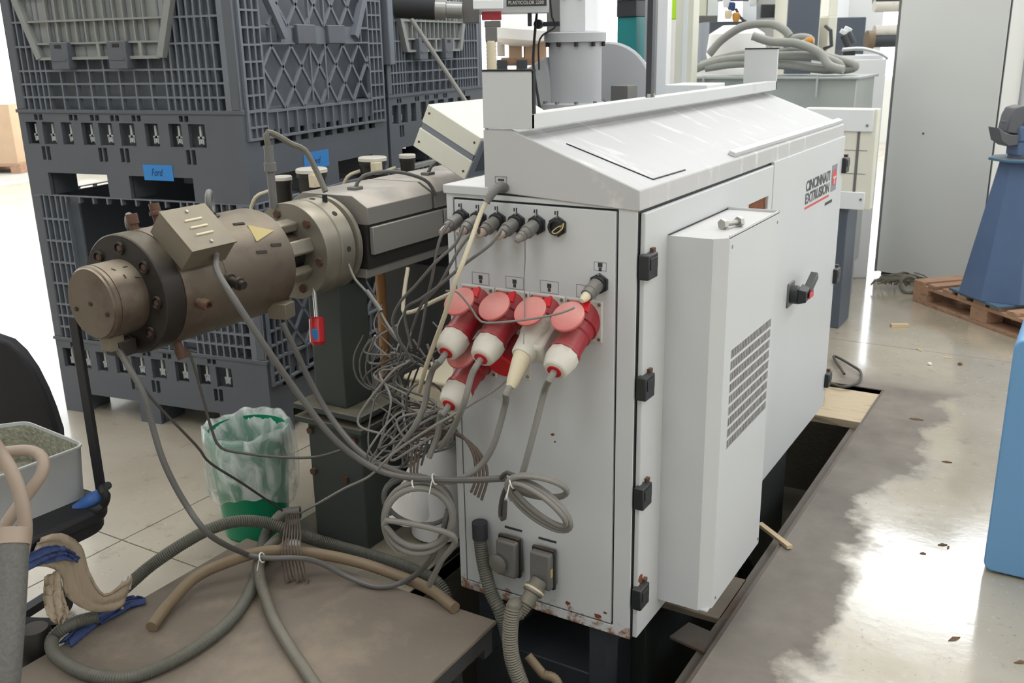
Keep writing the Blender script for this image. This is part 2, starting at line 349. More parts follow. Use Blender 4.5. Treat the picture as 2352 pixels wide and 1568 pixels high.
# ------------------------------------------------------------------ the hall: floor, pit, walls, windows, ceiling
def floor_material():
    m = bpy.data.materials.new('hall_floor'); m.use_nodes = True; MATS['hall_floor'] = m
    nt = m.node_tree; N = nt.nodes; L = nt.links; b = N['Principled BSDF']
    geo = N.new('ShaderNodeNewGeometry'); P = geo.outputs['Position']
    def noise(scale, detail=6, rough=0.6):
        n = N.new('ShaderNodeTexNoise'); n.inputs['Scale'].default_value = scale; n.inputs['Detail'].default_value = detail; n.inputs['Roughness'].default_value = rough; L.new(P, n.inputs['Vector']); return n.outputs['Fac']
    def rng(v, a, c, lo=0.0, hi=1.0):
        r = N.new('ShaderNodeMapRange'); r.inputs['From Min'].default_value = a; r.inputs['From Max'].default_value = c; r.inputs['To Min'].default_value = lo; r.inputs['To Max'].default_value = hi; L.new(v, r.inputs['Value']); return r.outputs[0]
    def mth(op, a, c):
        n = N.new('ShaderNodeMath'); n.operation = op
        for i, v in enumerate((a, c)):
            if isinstance(v, (int, float)): n.inputs[i].default_value = v
            else: L.new(v, n.inputs[i])
        return n.outputs[0]
    def mix(f, a, c):
        n = N.new('ShaderNodeMix'); n.data_type = 'RGBA'; L.new(f, n.inputs[0])
        for i, v in ((6, a), (7, c)):
            if isinstance(v, tuple): n.inputs[i].default_value = lin(v)
            else: L.new(v, n.inputs[i])
        return n.outputs[2]
    s = N.new('ShaderNodeSeparateXYZ'); L.new(P, s.inputs[0])
    col = mix(rng(noise(1.4, 8), 0.3, 0.7), (190, 180, 162), (166, 155, 136))
    col = mix(rng(noise(9, 8, 0.7), 0.58, 0.75), col, (146, 130, 108))
    col = mix(rng(noise(55, 3), 0.66, 0.74), col, (120, 104, 86))
    # grey cement dust spilled along the pit edge, with a ragged outer edge
    edge = mth('ADD', mth('MULTIPLY', mth('SUBTRACT', noise(2.6, 6, 0.6), 0.5), 0.75), 0.985)
    dx = rng(mth('SUBTRACT', edge, s.outputs['X']), -0.05, 0.04)
    dust = mth('MULTIPLY', mth('MULTIPLY', dx, rng(s.outputs['X'], 0.4, 0.5)), rng(s.outputs['Y'], 2.7, 3.05, 1, 0))
    dcol = mix(rng(noise(3.5, 7), 0.35, 0.7), (134, 127, 120), (106, 100, 95))
    col = mix(mth('MULTIPLY', dust, 0.92), col, dcol)
    L.new(col, b.inputs['Base Color'])
    ro = mth('ADD', rng(noise(2.0, 6), 0.3, 0.7, 0.07, 0.2), mth('MULTIPLY', rng(s.outputs['X'], -1.2, 0.2, 1, 0), 0.30))
    ro = mth('ADD', ro, mth('MULTIPLY', dust, 0.45)); L.new(ro, b.inputs['Roughness']); L.new(mth('SUBTRACT', 1.0, mth('MULTIPLY', dust, 0.9)), b.inputs['Specular IOR Level'])
    L.new(mth('MULTIPLY', mth('SUBTRACT', 1.0, dust), 0.8), b.inputs['Coat Weight']); L.new(mth('ADD', rng(noise(7, 8, 0.7), 0.35, 0.65, 0.07, 0.17), mth('MULTIPLY', rng(noise(38, 5, 0.7), 0.56, 0.7), 0.25)), b.inputs['Coat Roughness'])
    bp = N.new('ShaderNodeBump'); bp.inputs['Strength'].default_value = 0.05; bp.inputs['Distance'].default_value = 0.01
    L.new(noise(24, 5), bp.inputs['Height']); L.new(bp.outputs[0], b.inputs['Normal'])
floor_material()
PX0, PX1, PY0, PY1 = -0.22, 0.715, -1.15, 2.645            # the machine pit
HX0, HX1, HY0, HY1 = -11.0, 9.0, -9.0, 15.0                # the hall
fl = bpy.data.objects.new('floor', None); COL.objects.link(fl); W0['floor'] = Vector((0, 0, 0)); struct(fl)
jx = [HX0, -8.51, -4.91, -1.315, 2.285, 5.885, HX1]; jy = [HY0, -7.4, -3.8, -0.2, 3.4, 7.0, 10.6, HY1]
for i in range(len(jx)-1):
    for j in range(len(jy)-1):
        x0, x1, y0, y1 = jx[i]+0.003, jx[i+1]-0.003, jy[j]+0.003, jy[j+1]-0.003
        hole = [(max(x0, PX0), min(x1, PX1), max(y0, PY0), min(y1, PY1))] if (x0 < PX1 and x1 > PX0 and y0 < PY1 and y1 > PY0) else []
        G().plate(x0, x1, y0, y1, hole, lambda u, v, t: (u, v, -t), 0.06).build('slab', 'hall_floor', fl, smooth=False)
G().plate(HX0, HX1, HY0, HY1, [(PX0, PX1, PY0, PY1)], lambda u, v, t: (u, v, -0.005-t), 0.05).build('joint_filler', 'concrete_pit', fl, smooth=False)
g = G(); g.box(PX0-0.1, PX1+0.1, PY0-0.1, PY1+0.1, -0.72, -0.62)
g.box(PX0-0.1, PX0, PY0-0.1, PY1+0.1, -0.62, -0.06).box(PX1, PX1+0.1, PY0-0.1, PY1+0.1, -0.62, -0.06).box(PX0, PX1, PY0-0.1, PY0, -0.62, -0.06).box(PX0, PX1, PY1, PY1+0.1, -0.62, -0.06)
g.build('pit_lining', 'concrete_pit', fl, smooth=False)
g = G(); g.box(PX1-0.055, PX1-0.001, PY0, PY1, -0.05, -0.038).box(PX1-0.012, PX1-0.001, PY0, PY1, -0.038, -0.002); g.build('edge_angle', 'steel_angle', fl, smooth=False)

def wall_material():
    pass
def wall(name, axis, pos, a0, a1, z0, z1, holes, t):
    g = G()
    if axis == 'y': g.plate(a0, a1, z0, z1, holes, lambda u, v, w_: (u, pos+w_, v), t)
    else: g.plate(a0, a1, z0, z1, holes, lambda u, v, w_: (pos+w_, u, v), t)
    return struct(g.build(name, 'wall_plaster', smooth=False))
HZ = 6.3
bw = [(-10.2+3.2*i, -10.2+3.2*i+2.9, 1.0, 6.0) for i in range(6)]
wall('wall_back', 'y', HY1, HX0, HX1, 0, HZ, bw, 0.2)
rw = [(3.7+3.6*i, 3.7+3.6*i+2.4, 2.2, 5.0) for i in range(3)]
wall('wall_right', 'x', HX1, HY0, HY1, 0, HZ, rw, 0.2)
wall('wall_left', 'x', HX0-0.2, HY0, HY1, 0, HZ, [(0.5, 6.4, 0.001, 4.6), (8, 14, 1.2, 4.8)], 0.2)
wall('wall_front', 'y', HY0-0.2, HX0, HX1, 0, HZ, [], 0.2)
g = G(); g.plate(HX0, HX1, HY0, HY1, [(x-1.0, x+1.0, y-1.7, y+1.7) for x, y in SKY], lambda u, v, t: (u, v, HZ+t), 0.15)
struct(g.build('ceiling', 'wall_plaster', smooth=False))
k = 0
for h in bw:
    k += 1; g = G(); y = HY1+0.06
    g.plate(h[0], h[1], h[2], h[3], [(h[0]+0.06, (h[0]+h[1])/2-0.03, h[2]+0.06, 3.4), ((h[0]+h[1])/2+0.03, h[1]-0.06, h[2]+0.06, 3.4), (h[0]+0.06, (h[0]+h[1])/2-0.03, 3.46, h[3]-0.06), ((h[0]+h[1])/2+0.03, h[1]-0.06, 3.46, h[3]-0.06)], lambda u, v, t: (u, y+t, v), 0.06)
    struct(g.build('window_%d' % k, 'white_metal', smooth=False))
for h in rw:
    k += 1; g = G(); x = HX1+0.06
    g.plate(h[0], h[1], h[2], h[3], [(h[0]+0.06, (h[0]+h[1])/2-0.03, h[2]+0.06, h[3]-0.06), ((h[0]+h[1])/2+0.03, h[1]-0.06, h[2]+0.06, h[3]-0.06)], lambda u, v, t: (x+t, u, v), 0.06)
    struct(g.build('window_%d' % k, 'white_metal', smooth=False))
# yard outside the open gate
struct(G().box(-40, HX0, -20, 30, -0.1, -0.002).build('floor_yard', 'yard_concrete', smooth=False))

# ------------------------------------------------------------------ pit contents
g = G(); g.box(0.0, 0.44, 0.38, 1.95, -0.62, 0.1)
mb = thing('machine_plinth', 'dark steel plinth standing in the floor pit under the white cabinet', 'plinth', (0.2, 1.1, -0.62))
g.build('plinth_body', 'pedestal_green', mb, bevel=0.004)
G().box(0.0, 0.40, 0.06, 0.36, -0.62, -0.10).build('front_block', 'charcoal', mb, bevel=0.004)
G().box(0.40, 0.46, 0.05, 1.97, 0.07, 0.1).build('side_rail', 'steel_angle', mb)
G().box(0.05, 0.1, 0.02, 0.38, -0.1, 0.1).build('foot', 'charcoal', mb); G().box(0.42, 0.47, 0.02, 0.1, -0.12, 0.1).build('foot', 'charcoal', mb)
for i, (y0, y1, sh) in enumerate(((2.17, 2.30, 0.0), (2.312, 2.60, 0.005))):
    o = G().box(0.1, PX1-0.004, y0, y1, -0.04, -0.004-sh).build('plank', 'plank', bevel=0.002)
    tag(o, 'narrow pale plank laid over the pit beside a wider one' if i == 0 else 'wide pale plank laid over the far end of the pit', 'plank')
o = G().bar(atz(1745, 1203, -0.01), atz(1814, 1256, 0.012), 0.02, 0.012).build('stick', 'stick_wood'); tag(o, 'pale wooden stick poking out of the pit edge by the cabinet', 'stick')
o = G().bar((0.58, 0.30, -0.035), (0.705, 0.27, -0.03), 0.10, 0.008).build('rubble_plate', 'steel_angle'); tag(o, 'small rusty plate lying on the pit ledge below the vented box', 'scrap')
g = G().box(0.445, 0.665, 0.42, 0.68, -0.058, -0.038); tag(g.build('pit_cover', 'plate_dusty', bevel=0.002), 'dusty cover sheet in the pit under the vented box', 'cover')
for i in range(3):
    dx = 0.026*i
    o = cable('pit_cable', [(0.50+dx, 0.76+0.02*i, -0.1+0.0*i), (0.53+dx, 0.85, -0.04), (0.52+dx, 0.98, -0.12), (0.55+dx, 1.05, -0.35), (0.5+dx, 1.1, -0.61)], 0.011, 'cable_dark')
    tag(o, 'thick dark cable hanging into the pit under the cabinet door', 'cable', 'dark cables going down the pit')
# platform plate the hoses lie on
pf = thing('platform', 'dusty steel platform plate the hoses lie across', 'platform', (-0.3, -0.9, 0))
G().box(-0.79, 0.187, -1.85, -0.10, 0.088, 0.1).build('top_plate', 'plate_dusty', pf, bevel=0.002)
g = G().box(-0.78, 0.177, -1.84, -1.8, 0, 0.088).box(-0.78, 0.177, -0.15, -0.11, 0.0, 0.088).box(0.137, 0.177, -1.8, -0.15, 0.03, 0.088).box(-0.78, -0.74, -1.8, -0.15, 0, 0.088)
g.build('frame', 'plate_edge', pf)

# ------------------------------------------------------------------ the white extruder cabinet
WC, LC, ZB, ZS, ZT = 0.55, 2.035, 0.1, 1.302, 1.315
cab = thing('extruder_cabinet', 'large white extruder control cabinet with sloping hood and side-mounted vent box', 'cabinet', (0.275, 1.0, ZB))
body = G().box(0, WC, 0.02, LC, ZB, ZS-0.02).build('body', 'cabinet_paint', cab, bevel=0.004)
G().box(-0.006, 0.136, -0.006, LC, ZS-0.024, ZS).build('top_shelf', 'cabinet_paint', cab, bevel=0.003)
fn = lambda u, v, t: (u, t, v)
G().plate(0.0, WC, ZB, ZS-0.02, [(0.021, 0.5, 0.128, 1.269)], fn, 0.022).build('end_frame', 'panel_rusty', cab, bevel=0.002)
G().box(0.018, 0.503, 0.008, 0.0195, 0.12, 1.274).build('panel_seal', 'seam_black', cab)
ep = G().box(0.0265, 0.4945, -0.002, 0.011, 0.134, 1.2635).build('end_panel', 'panel_rusty', cab, bevel=0.0015)
# hood
hp = [(0.124, ZS-0.01), (0.124, 1.446), (0.205, 1.448), (0.556, 1.317), (0.556, 1.268), (0.54, 1.268)]
G().prism(hp, lambda a, b, t: (a, t, b), -0.004, LC+0.004).build('hood', 'hood_paint', cab, bevel=0.003)
sl = Vector((0.351, 0, -0.131)).normalized(); sn = Vector((0.131, 0, 0.351)).normalized()
def roof(a, y, h=0.0): p = Vector((0.205, y, 1.448)) + sl*a + sn*h; return (p.x, p.y, p.z)
g = G(); g.hull8([roof(0.10, 0.085), roof(0.345, 0.085), roof(0.345, 0.335), roof(0.10, 0.335)], [roof(0.10, 0.085, 0.0022), roof(0.345, 0.085, 0.0022), roof(0.345, 0.335, 0.0022), roof(0.10, 0.335, 0.0022)])
hl = [roof(0.13, 0.10, 0.0), roof(0.355, 0.10, 0)]
g = G().bar(Vector(roof(0.115, 0.088, 0.001)), Vector(roof(0.35, 0.125, 0.001)), 0.003, 0.003, sn).bar(Vector(roof(0.35, 0.125, 0.001)), Vector(roof(0.352, 0.335, 0.001)), 0.003, 0.003, sn)
g.build('hatch_seam', 'seam_black', cab)
G().bar(Vector(roof(0.352, 0.70, 0.007)), Vector(roof(0.352, LC+0.0, 0.007)), 0.022, 0.014, sn).build('drip_rail', 'cabinet_paint', cab, bevel=0.002)
# raised rim of the hood: two cheeks and a long rail
rim = G().box(0.128, 0.268, -0.008, 0.006, 1.45, 1.588).build('rim_cheek', 'panel_paint', cab, bevel=0.001)
G().box(0.128, 0.268, LC-0.006, LC+0.008, 1.45, 1.615).build('rim_cheek', 'panel_paint', cab, bevel=0.001)
G().box(0.222, 0.268, -0.0075, LC+0.0075, 1.45, 1.487).build('rim_rail', 'cabinet_paint', cab, bevel=0.002)
G().box(0.126, 0.136, 0.0, LC, 1.44, 1.475).build('rim_rail', 'cabinet_paint', cab, bevel=0.002)
g = G().box(0.129, 0.273, -0.010, 0.008, 1.587, 1.5915).box(0.266, 0.272, -0.004, 0.007, 1.487, 1.588); g.build('edge_trim', 'black_rubber', cab)
G().box(0.129, 0.27, LC-0.008, LC+0.010, 1.614, 1.619).build('edge_trim', 'black_rubber', cab)
# side doors
dm = 'panel_paint'
G().box(0.549, 0.551, 0.003, LC, ZB, 1.279).build('door_seal', 'seam_black', cab)
def door(y0, y1, z1, holes=[]):
    return G().plate(y0, y1, ZB+0.003, z1, holes, lambda u, v, t: (0.566-t, u, v), 0.014).build('door', dm, cab, bevel=0.0025)
d1 = door(0.012, 1.042, 1.262, [(0.80, 1.0, 1.125, 1.168)]); d2 = door(1.05, LC-0.004, 1.272)
G().box(0.549, 0.556, 0.79, 1.01, 1.115, 1.178).build('name_plate', 'rust', d1)
def hinge(y0, y1, z):
    h = G().box(0.556, 0.584, y0, y1, z-0.031, z+0.031).build('hinge', 'black_plastic', cab, bevel=0.004)
    G().box(0.5835, 0.5865, y0+0.008, y1-0.008, z-0.006, z+0.022).build('hinge_cap', 'black_plastic', h, bevel=0.001)
    G().box(0.56, 0.575, y1-0.012, y1+0.004, z+0.030, z+0.040).build('hinge_pin', 'rusty_bolt', h)
for z in (1.134, 0.826, 0.526, 0.231): hinge(-0.006, 0.052, z)
for z in (1.154, 0.690, 0.222): hinge(LC-0.03, LC+0.03, z)
# rotary main switch
hd = G().box(0.566, 0.572, 1.30, 1.38, 0.72, 0.81).build('main_switch', 'grey_plastic', cab, bevel=0.003)
G().lathe([(0.034, 0), (0.034, 0.022), (0.028, 0.028)], (0.572, 1.34, 0.765), (1, 0, 0), 20).build('switch_boss', 'black_plastic', hd)
G().hull8([(0.60, 1.315, 0.735), (0.60, 1.375, 0.742), (0.60, 1.375, 0.80), (0.60, 1.315, 0.79)], [(0.63, 1.32, 0.742), (0.63, 1.37, 0.748), (0.63, 1.37, 0.79), (0.63, 1.32, 0.784)]).build('switch_knob', 'black_plastic', hd, bevel=0.003)
G().hull8([(0.606, 1.36, 0.752), (0.606, 1.47, 0.80), (0.606, 1.46, 0.83), (0.606, 1.36, 0.786)], [(0.634, 1.36, 0.754), (0.634, 1.47, 0.802), (0.634, 1.46, 0.828), (0.634, 1.36, 0.784)]).build('switch_handle', 'black_plastic', hd, bevel=0.004)
G().box(0.6345, 0.6365, 1.345, 1.40, 0.752, 0.775).build('red_insert', 'red_bright', hd)
# maker's lettering on the far door
lx = 0.5665
text_mesh('CINCINNATI', 'lettering', 'letter_dark', d2, (lx, 1.463, 1.118), (0, 1, 0), (0, 0, 1), 0.040, 0.35, offset=0.028)
text_mesh('EXTRUSION', 'lettering', 'letter_dark', d2, (lx, 1.463, 1.072), (0, 1, 0), (0, 0, 1), 0.040, 0.35, offset=0.028)
G().box(lx-0.0004, lx+0.0006, 1.463, 1.815, 1.054, 1.062).build('red_underline', 'letter_red', d2)
G().box(lx-0.0004, lx+0.0006, 1.842, 1.925, 1.068, 1.172).build('logo_panel', 'logo_grey', d2)
g = G(); g.lathe([(0.034, 0), (0.034, 0.0008)], (lx+0.0007, 1.886, 1.122), (1, 0, 0), 28); g.build('logo_disc', 'letter_red', d2)
g = G().box(lx+0.0016, lx+0.0022, 1.862, 1.91, 1.118, 1.126).box(lx+0.0016, lx+0.0022, 1.878, 1.893, 1.096, 1.118); g.build('logo_mark', 'white_plastic', d2)
g = G()
for i in range(9): g.box(lx-0.0004, lx+0.0006, 1.765+i*0.013, 1.774+i*0.013, 1.024, 1.036)
g.build('small_print', 'letter_dark', d2)
# side-mounted cooling unit
AX, AY0, AY1, AZ0, AZ1 = 0.716, 0.15, 0.60, 0.15, 1.19
pol = [(0.566, AY0), (AX-0.03, AY0), (AX, AY0+0.032), (AX, AY1), (0.566, AY1)]
VY0, VY1, VZ0, VZ1 = 0.235, 0.585, 0.60, 0.885
ac = thing('cooling_unit', 'tall white vented cooling box hung on the cabinet door', 'cooling unit', (0.64, 0.37, AZ0))
g = G()
def sheet(a, b, c, d_):
    g.add([a, b, c, d_], [(0, 1, 2, 3)])
t_ = 0.004
g.box(0.5655, AX-0.03, AY0, AY0+t_, AZ0, AZ1-0.004).box(0.5655, AX, AY1-t_, AY1, AZ0, AZ1-0.004)
g.box(0.5655, AX-0.004, AY0+t_, AY1-t_, AZ0, AZ0+t_)
g.hull8([(AX-0.031, AY0, AZ0), (AX, AY0+0.032, AZ0), (AX-0.006, AY0+0.032, AZ0), (AX-0.031, AY0+0.006, AZ0)], [(AX-0.031, AY0, AZ1-0.004), (AX, AY0+0.032, AZ1-0.004), (AX-0.006, AY0+0.032, AZ1-0.004), (AX-0.031, AY0+0.006, AZ1-0.004)])
rows = 9; rh = (VZ1-VZ0)/rows
holes = [(VY0, VY1, VZ0+i*rh+0.004, VZ0+(i+1)*rh-0.0035) for i in range(rows)]
g.plate(AY0+0.032, AY1-t_, AZ0, AZ1-0.004, holes, lambda u, v, t: (AX-t, u, v), 0.004)
g.build('casing', 'panel_paint', ac)
g = G().prism([(0.568, AY0+0.004), (AX-0.033, AY0+0.004), (AX-0.005, AY0+0.034), (AX-0.005, AY1-0.005), (0.568, AY1-0.005)], lambda a, b, t: (a, b, t), AZ1-0.012, AZ1-0.005)
g.build('lid', 'cabinet_paint', ac)
g = G().bar((AX-0.0015, AY0+0.032, AZ1-0.002), (AX-0.0015, AY1, AZ1-0.002), 0.003, 0.008).bar((0.567, AY1-0.0015, AZ1-0.002), (AX, AY1-0.0015, AZ1-0.002), 0.003, 0.008)
g.build('lid_lip', 'cabinet_paint', ac)
g = G().bar((0.5675, AY0+0.002, AZ1-0.004), (0.5675, AY1-0.003, AZ1-0.004), 0.003, 0.004).bar((AX-0.0075, AY0+0.06, AZ1-0.004), (AX-0.0075, AY1-0.01, AZ1-0.004), 0.003, 0.004); g.build('lid_seam', 'seam_black', ac)
G().box(AX-0.012, AX-0.0095, VY0-0.01, VY1+0.005, VZ0-0.01, VZ1+0.01).build('filter_mat', 'vent_grey', ac)
for i, hh in enumerate(holes):
    g = G()
    n = 26
    for q in range(n):
        y = VY0+(VY1-VY0)*(q+0.5)/n; g.box(AX-0.008, AX-0.001, y-0.0042, y+0.0042, hh[2]-0.001, hh[3]+0.001)
    g.build('louvre', 'vent_grey', ac, smooth=False)
for y, z in ((AY0+0.055, AZ1-0.03), (AY1-0.012, AZ1-0.03), (AY0+0.055, AZ0+0.02), (AY1-0.012, AZ0+0.02)):
    G().lathe([(0.0045, 0), (0.0045, 0.0015)], (AX, y, z), (1, 0, 0), 10).build('screw', 'steel_grey', ac)
# the bolt left lying on the cooling unit
bt = thing('hex_bolt', 'zinc hex bolt with nut lying on top of the vented cooling box', 'bolt', (0.66, 0.32, AZ1-0.005))
pA = Vector(atz(1661, 515, AZ1+0.008)); pB = Vector(atz(1698, 509, AZ1+0.008)); dB = (pB-pA).normalized()
G().cyl(pA, pB, 0.0075, 12).build('shank', 'zinc', bt); G().lathe([(0.0145, -0.006), (0.0145, 0.006)], pA, dB, 6).build('bolt_head', 'zinc', bt, smooth=False); G().lathe([(0.0145, -0.006), (0.0145, 0.006)], pB, dB, 6).build('nut', 'zinc', bt, smooth=False)
# black rod standing on the rim rail
rd = thing('support_rod', 'thin black rod standing on the cabinet rim rail', 'rod', (0.255, 0.745, 1.486))
G().box(0.244, 0.262, 0.735, 0.757, 1.486, 2.4).build('rod_bar', 'charcoal', rd, bevel=0.001)
for dy in (-0.018, 0.016): G().lathe([(0.006, 0), (0.006, 0.012)], (0.258, 0.746+dy, 1.486), (0, 0, 1), 6).build('rod_nut', 'zinc', rd)

# end panel: row of small sockets
def small_socket(x, z, plugged=True, r=0.0235):
    s = G().box(x-r, x+r, -0.006, 0.0, z-r, z+r)
    s = G().prism([(x+r*1.15*math.cos(a), z+r*1.15*math.sin(a)) for a in [PI/2+i*PI/3 for i in range(6)]], lambda a, b, t: (a, t, b), -0.009, -0.0015).build('signal_socket', 'black_plastic', cab, bevel=0.002)
    G().lathe([(r*0.85, 0), (r*0.85, 0.012), (r*0.6, 0.012), (r*0.6, 0.004)], (x, -0.009, z), (0, -1, 0), 16).build('socket_ring', 'black_plastic', s)
    for a in (1, -1): G().lathe([(0.0022, 0), (0.0022, 0.002)], (x, -0.009, z+a*r*1.0), (0, -1, 0), 8).build('screw', 'zinc', s)
    return s
ROW = [0.050, 0.104, 0.162, 0.219, 0.278, 0.337]
for x in ROW: small_socket(x, 1.216)
small_socket(0.453, 1.083)
for i, x in enumerate(ROW):    # printed socket numbers
    g = G().box(x-0.010, x-0.006, -0.0028, -0.002, 1.2445, 1.2535).box(x-0.003, x+0.0005, -0.0028, -0.002, 1.2425, 1.2545); g.build('socket_mark', 'letter_dark', cab)
def label_frame(x, z, wd, ht):
    f = G().plate(x-wd/2, x+wd/2, z-ht/2, z+ht/2, [(x-wd/2+0.0012, x+wd/2-0.0012, z-ht/2+0.0012, z+ht/2-0.0012)], lambda u, v, t: (u, -0.0026+t, v), 0.0006).build('label_frame', 'logo_grey', cab, smooth=False)
    G().box(x-0.006, x+0.006, -0.0026, -0.002, z-0.002, z+0.009).box(x-0.004, x+0.004, -0.0026, -0.002, z-0.012, z-0.003).build('label_mark', 'letter_dark', f)
for x in (0.103, 0.208, 0.311, 0.415): label_frame(x, 1.058, 0.054, 0.033)
label_frame(0.454, 1.126, 0.034, 0.022)
f = G().plate(0.157, 0.192, 1.314, 1.332, [(0.1582, 0.1908, 1.3152, 1.3308)], lambda u, v, t: (u, -0.0056+t, v), 0.0006).build('label_frame', 'logo_grey', cab, smooth=False)
G().box(0.166, 0.184, -0.0056, -0.005, 1.320, 1.325).build('label_mark', 'letter_dark', f)
# big red power sockets with flip lids
def power_socket(x, z, lid=True):
    s = G().box(x-0.052, x+0.052, -0.008, 0.0, z-0.055, z+0.055).build('power_socket', 'socket_flange', cab, bevel=0.004)
    for a in (-1, 1):
        for b in (-1, 1): G().lathe([(0.0045, 0), (0.0045, 0.002)], (x+a*0.043, -0.008, z+b*0.045), (0, -1, 0), 10).build('screw', 'steel_grey', s)
    ax = Vector((0, -math.cos(0.52), -math.sin(0.52)))
    G().lathe([(0.046, -0.02), (0.046, 0.028), (0.042, 0.03)], (x, -0.006, z), ax, 24).build('socket_collar', 'socket_flange' if not lid else 'red_plastic', s)
    if lid:
        c = Vector((x+0.004, -0.098, z+0.031)); n = Vector((-0.05, -0.66, 0.75)).normalized()
        G().lathe([(0.040, -0.003), (0.043, -0.001), (0.043, 0.005), (0.040, 0.0065)], c, n, 32).build('lid', 'lid_pink', s)
        u = Vector((1, 0, 0)); v = n.cross(u)*-1
        if v.z < 0: v = -v
        q = c - n*0.004
        def T(a, b, h): return q + u*a + v*b + n*h
        G().hull8([T(0.012, 0.030, 0), T(0.046, 0.020, 0), T(0.040, 0.052, 0), T(0.036, 0.052, 0)], [T(0.012, 0.030, 0.008), T(0.046, 0.020, 0.008), T(0.040, 0.052, 0.008), T(0.036, 0.052, 0.008)]).build('lid_latch', 'red_bright', s)
        G().bar(T(-0.015, 0.04, -0.002), T(0.015, 0.04, -0.002), 0.02, 0.012, n).build('lid_hinge', 'red_plastic', s)
    return s
SOCK = [0.095, 0.202, 0.307, 0.412]
for x in SOCK: power_socket(x, 0.985)
power_socket(0.098, 0.842)
s = G().box(0.15, 0.256, -0.006, 0.0, 0.795, 0.935).build('power_socket', 'socket_flange', cab, bevel=0.004)
ax = Vector((0, -math.cos(0.5), -math.sin(0.5)))
G().lathe([(0.036, -0.02), (0.036, 0.06)], (0.2, -0.004, 0.885), ax, 24).build('socket_collar', 'red_plastic', s)
G().lathe([(0.041, 0), (0.041, 0.012), (0.036, 0.016)], Vector((0.2, -0.004, 0.885))+ax*0.06, ax, 28).build('lid', 'red_bright', s)
for a, b in ((0.162, 0.925), (0.245, 0.925), (0.245, 0.807)): G().lathe([(0.0045, 0), (0.0045, 0.002)], (a, -0.006, b), (0, -1, 0), 10).build('screw', 'steel_grey', s)
# heavy rectangular connectors low on the panel
for i, (x, z) in enumerate(((0.19, 0.268), (0.300, 0.262))):
    h = G().box(x-0.032, x+0.032, -0.05, 0.0, z-0.055, z+0.055).build('heavy_connector', 'grey_plastic', cab, bevel=0.006)
    G().box(x-0.035, x+0.035, -0.03, -0.018, z-0.060, z+0.062).build('locking_clip', 'oily_dark', h, bevel=0.002)
    G().box(x-0.028, x+0.028, -0.004, -0.002, z+0.072, z+0.078).build('label_strip', 'charcoal', h)
    if i == 0: G().lathe([(0.026, 0), (0.028, 0.012), (0.02, 0.014)], (x-0.018, -0.052, z-0.012), (0, -1, 0), 18).build('blind_plug', 'steel_grey', h)
    else: G().box(x+0.0325, x+0.0345, -0.046, -0.036, z-0.012, z+0.012).build('yellow_tag', 'yellow_label', h)
# rust bites along the lower edge of the panel
for x, z, s_ in ((0.362, 0.157, 0.011), (0.455, 0.146, 0.012), (0.478, 0.163, 0.006), (0.245, 0.187, 0.010), (0.318, 0.655, 0.006), (0.325, 0.636, 0.004)):
    G().prism([(x+s_*math.cos(a)*random.uniform(0.6, 1.3), z+0.6*s_*math.sin(a)*random.uniform(0.6, 1.3)) for a in [i*PI/4 for i in range(8)]], lambda a, b, t: (a, t, b), -0.0032, -0.0018).build('rust_spot', 'rust', ep)
for y, z, s_ in ((0.028, 0.278, 0.016), (0.05, 0.262, 0.008), (0.03, 0.555, 0.007)):
    G().prism([(y+s_*math.cos(a)*random.uniform(0.5, 1.2), z+1.1*s_*math.sin(a)*random.uniform(0.5, 1.2)) for a in [i*PI/4 for i in range(8)]], lambda a, b, t: (t, a, b), 0.5655, 0.567).build('rust_spot', 'rust', d1)

# ------------------------------------------------------------------ extruder barrel and die head (axis along y)
BX, BZ = -0.60, 1.062
AY = Vector((0, 1, 0))
def ring(prof, n=48): return G().lathe([(r, y) for r, y in prof], (BX, 0, BZ), AY, n)
def rad(th, r, y): return Vector((BX+r*math.sin(th), y, BZ+r*math.cos(th)))     # th measured from straight up towards the cabinet
hdm = thing('die_head', 'bronze-brown round extrusion die head with bolted flange and blunt nose', 'die head', (BX, -0.35, 0.9))
nose = ring([(0.088, -0.668), (0.0925, -0.664), (0.0925, -0.655), (0.0905, -0.654), (0.0905, -0.652), (0.0925, -0.651), (0.0925, -0.565)]).build('nose', 'bronze', hdm)
cap = ring([(0.0865, -0.672), (0.0885, -0.668), (0.0885, -0.66)]).build('nose_cap', 'bronze', hdm)
for a, r in ((0.0, 0.0), (1.9, 0.062), (-1.9, 0.062)):
    p = rad(a, r, -0.6725); G().lathe([(0.006, 0), (0.006, 0.002)], p, (0, -1, 0), 12).build('cap_screw_and_hole_shade', 'hole_shade_and_nicks' if r else 'bronze_dark', cap)  # outer discs are coloured dark for the shade in their holes
for a, y, dy, da in ((0.5, -0.60, 0.012, 0.0), (0.75, -0.615, 0.0, 0.12), (0.9, -0.59, 0.014, 0.06), (0.45, -0.63, 0.006, 0.1)):
    G().bar(rad(a, 0.0925, y), rad(a+da, 0.0925, y+dy), 0.004, 0.002).build('nick', 'hole_shade_and_nicks', nose)
fl_ = ring([(0.152, -0.572), (0.155, -0.569), (0.155, -0.515)], 56).build('flange', 'bronze_dark', hdm)
for i in range(8):
    a = 0.05 + i*2*PI/8; p = rad(a, 0.121, -0.5725)
    b = G().lathe([(0.017, 0), (0.017, 0.007), (0.0125, 0.007), (0.0125, 0.001)], p, (0, -1, 0), 16, cap1=True).build('flange_bolt', 'bronze_dark', fl_)
    G().lathe([(0.0085, 0), (0.0085, 0.003)], p-AY*0.001, (0, -1, 0), 6).build('bolt_socket', 'rusty_bolt', b)
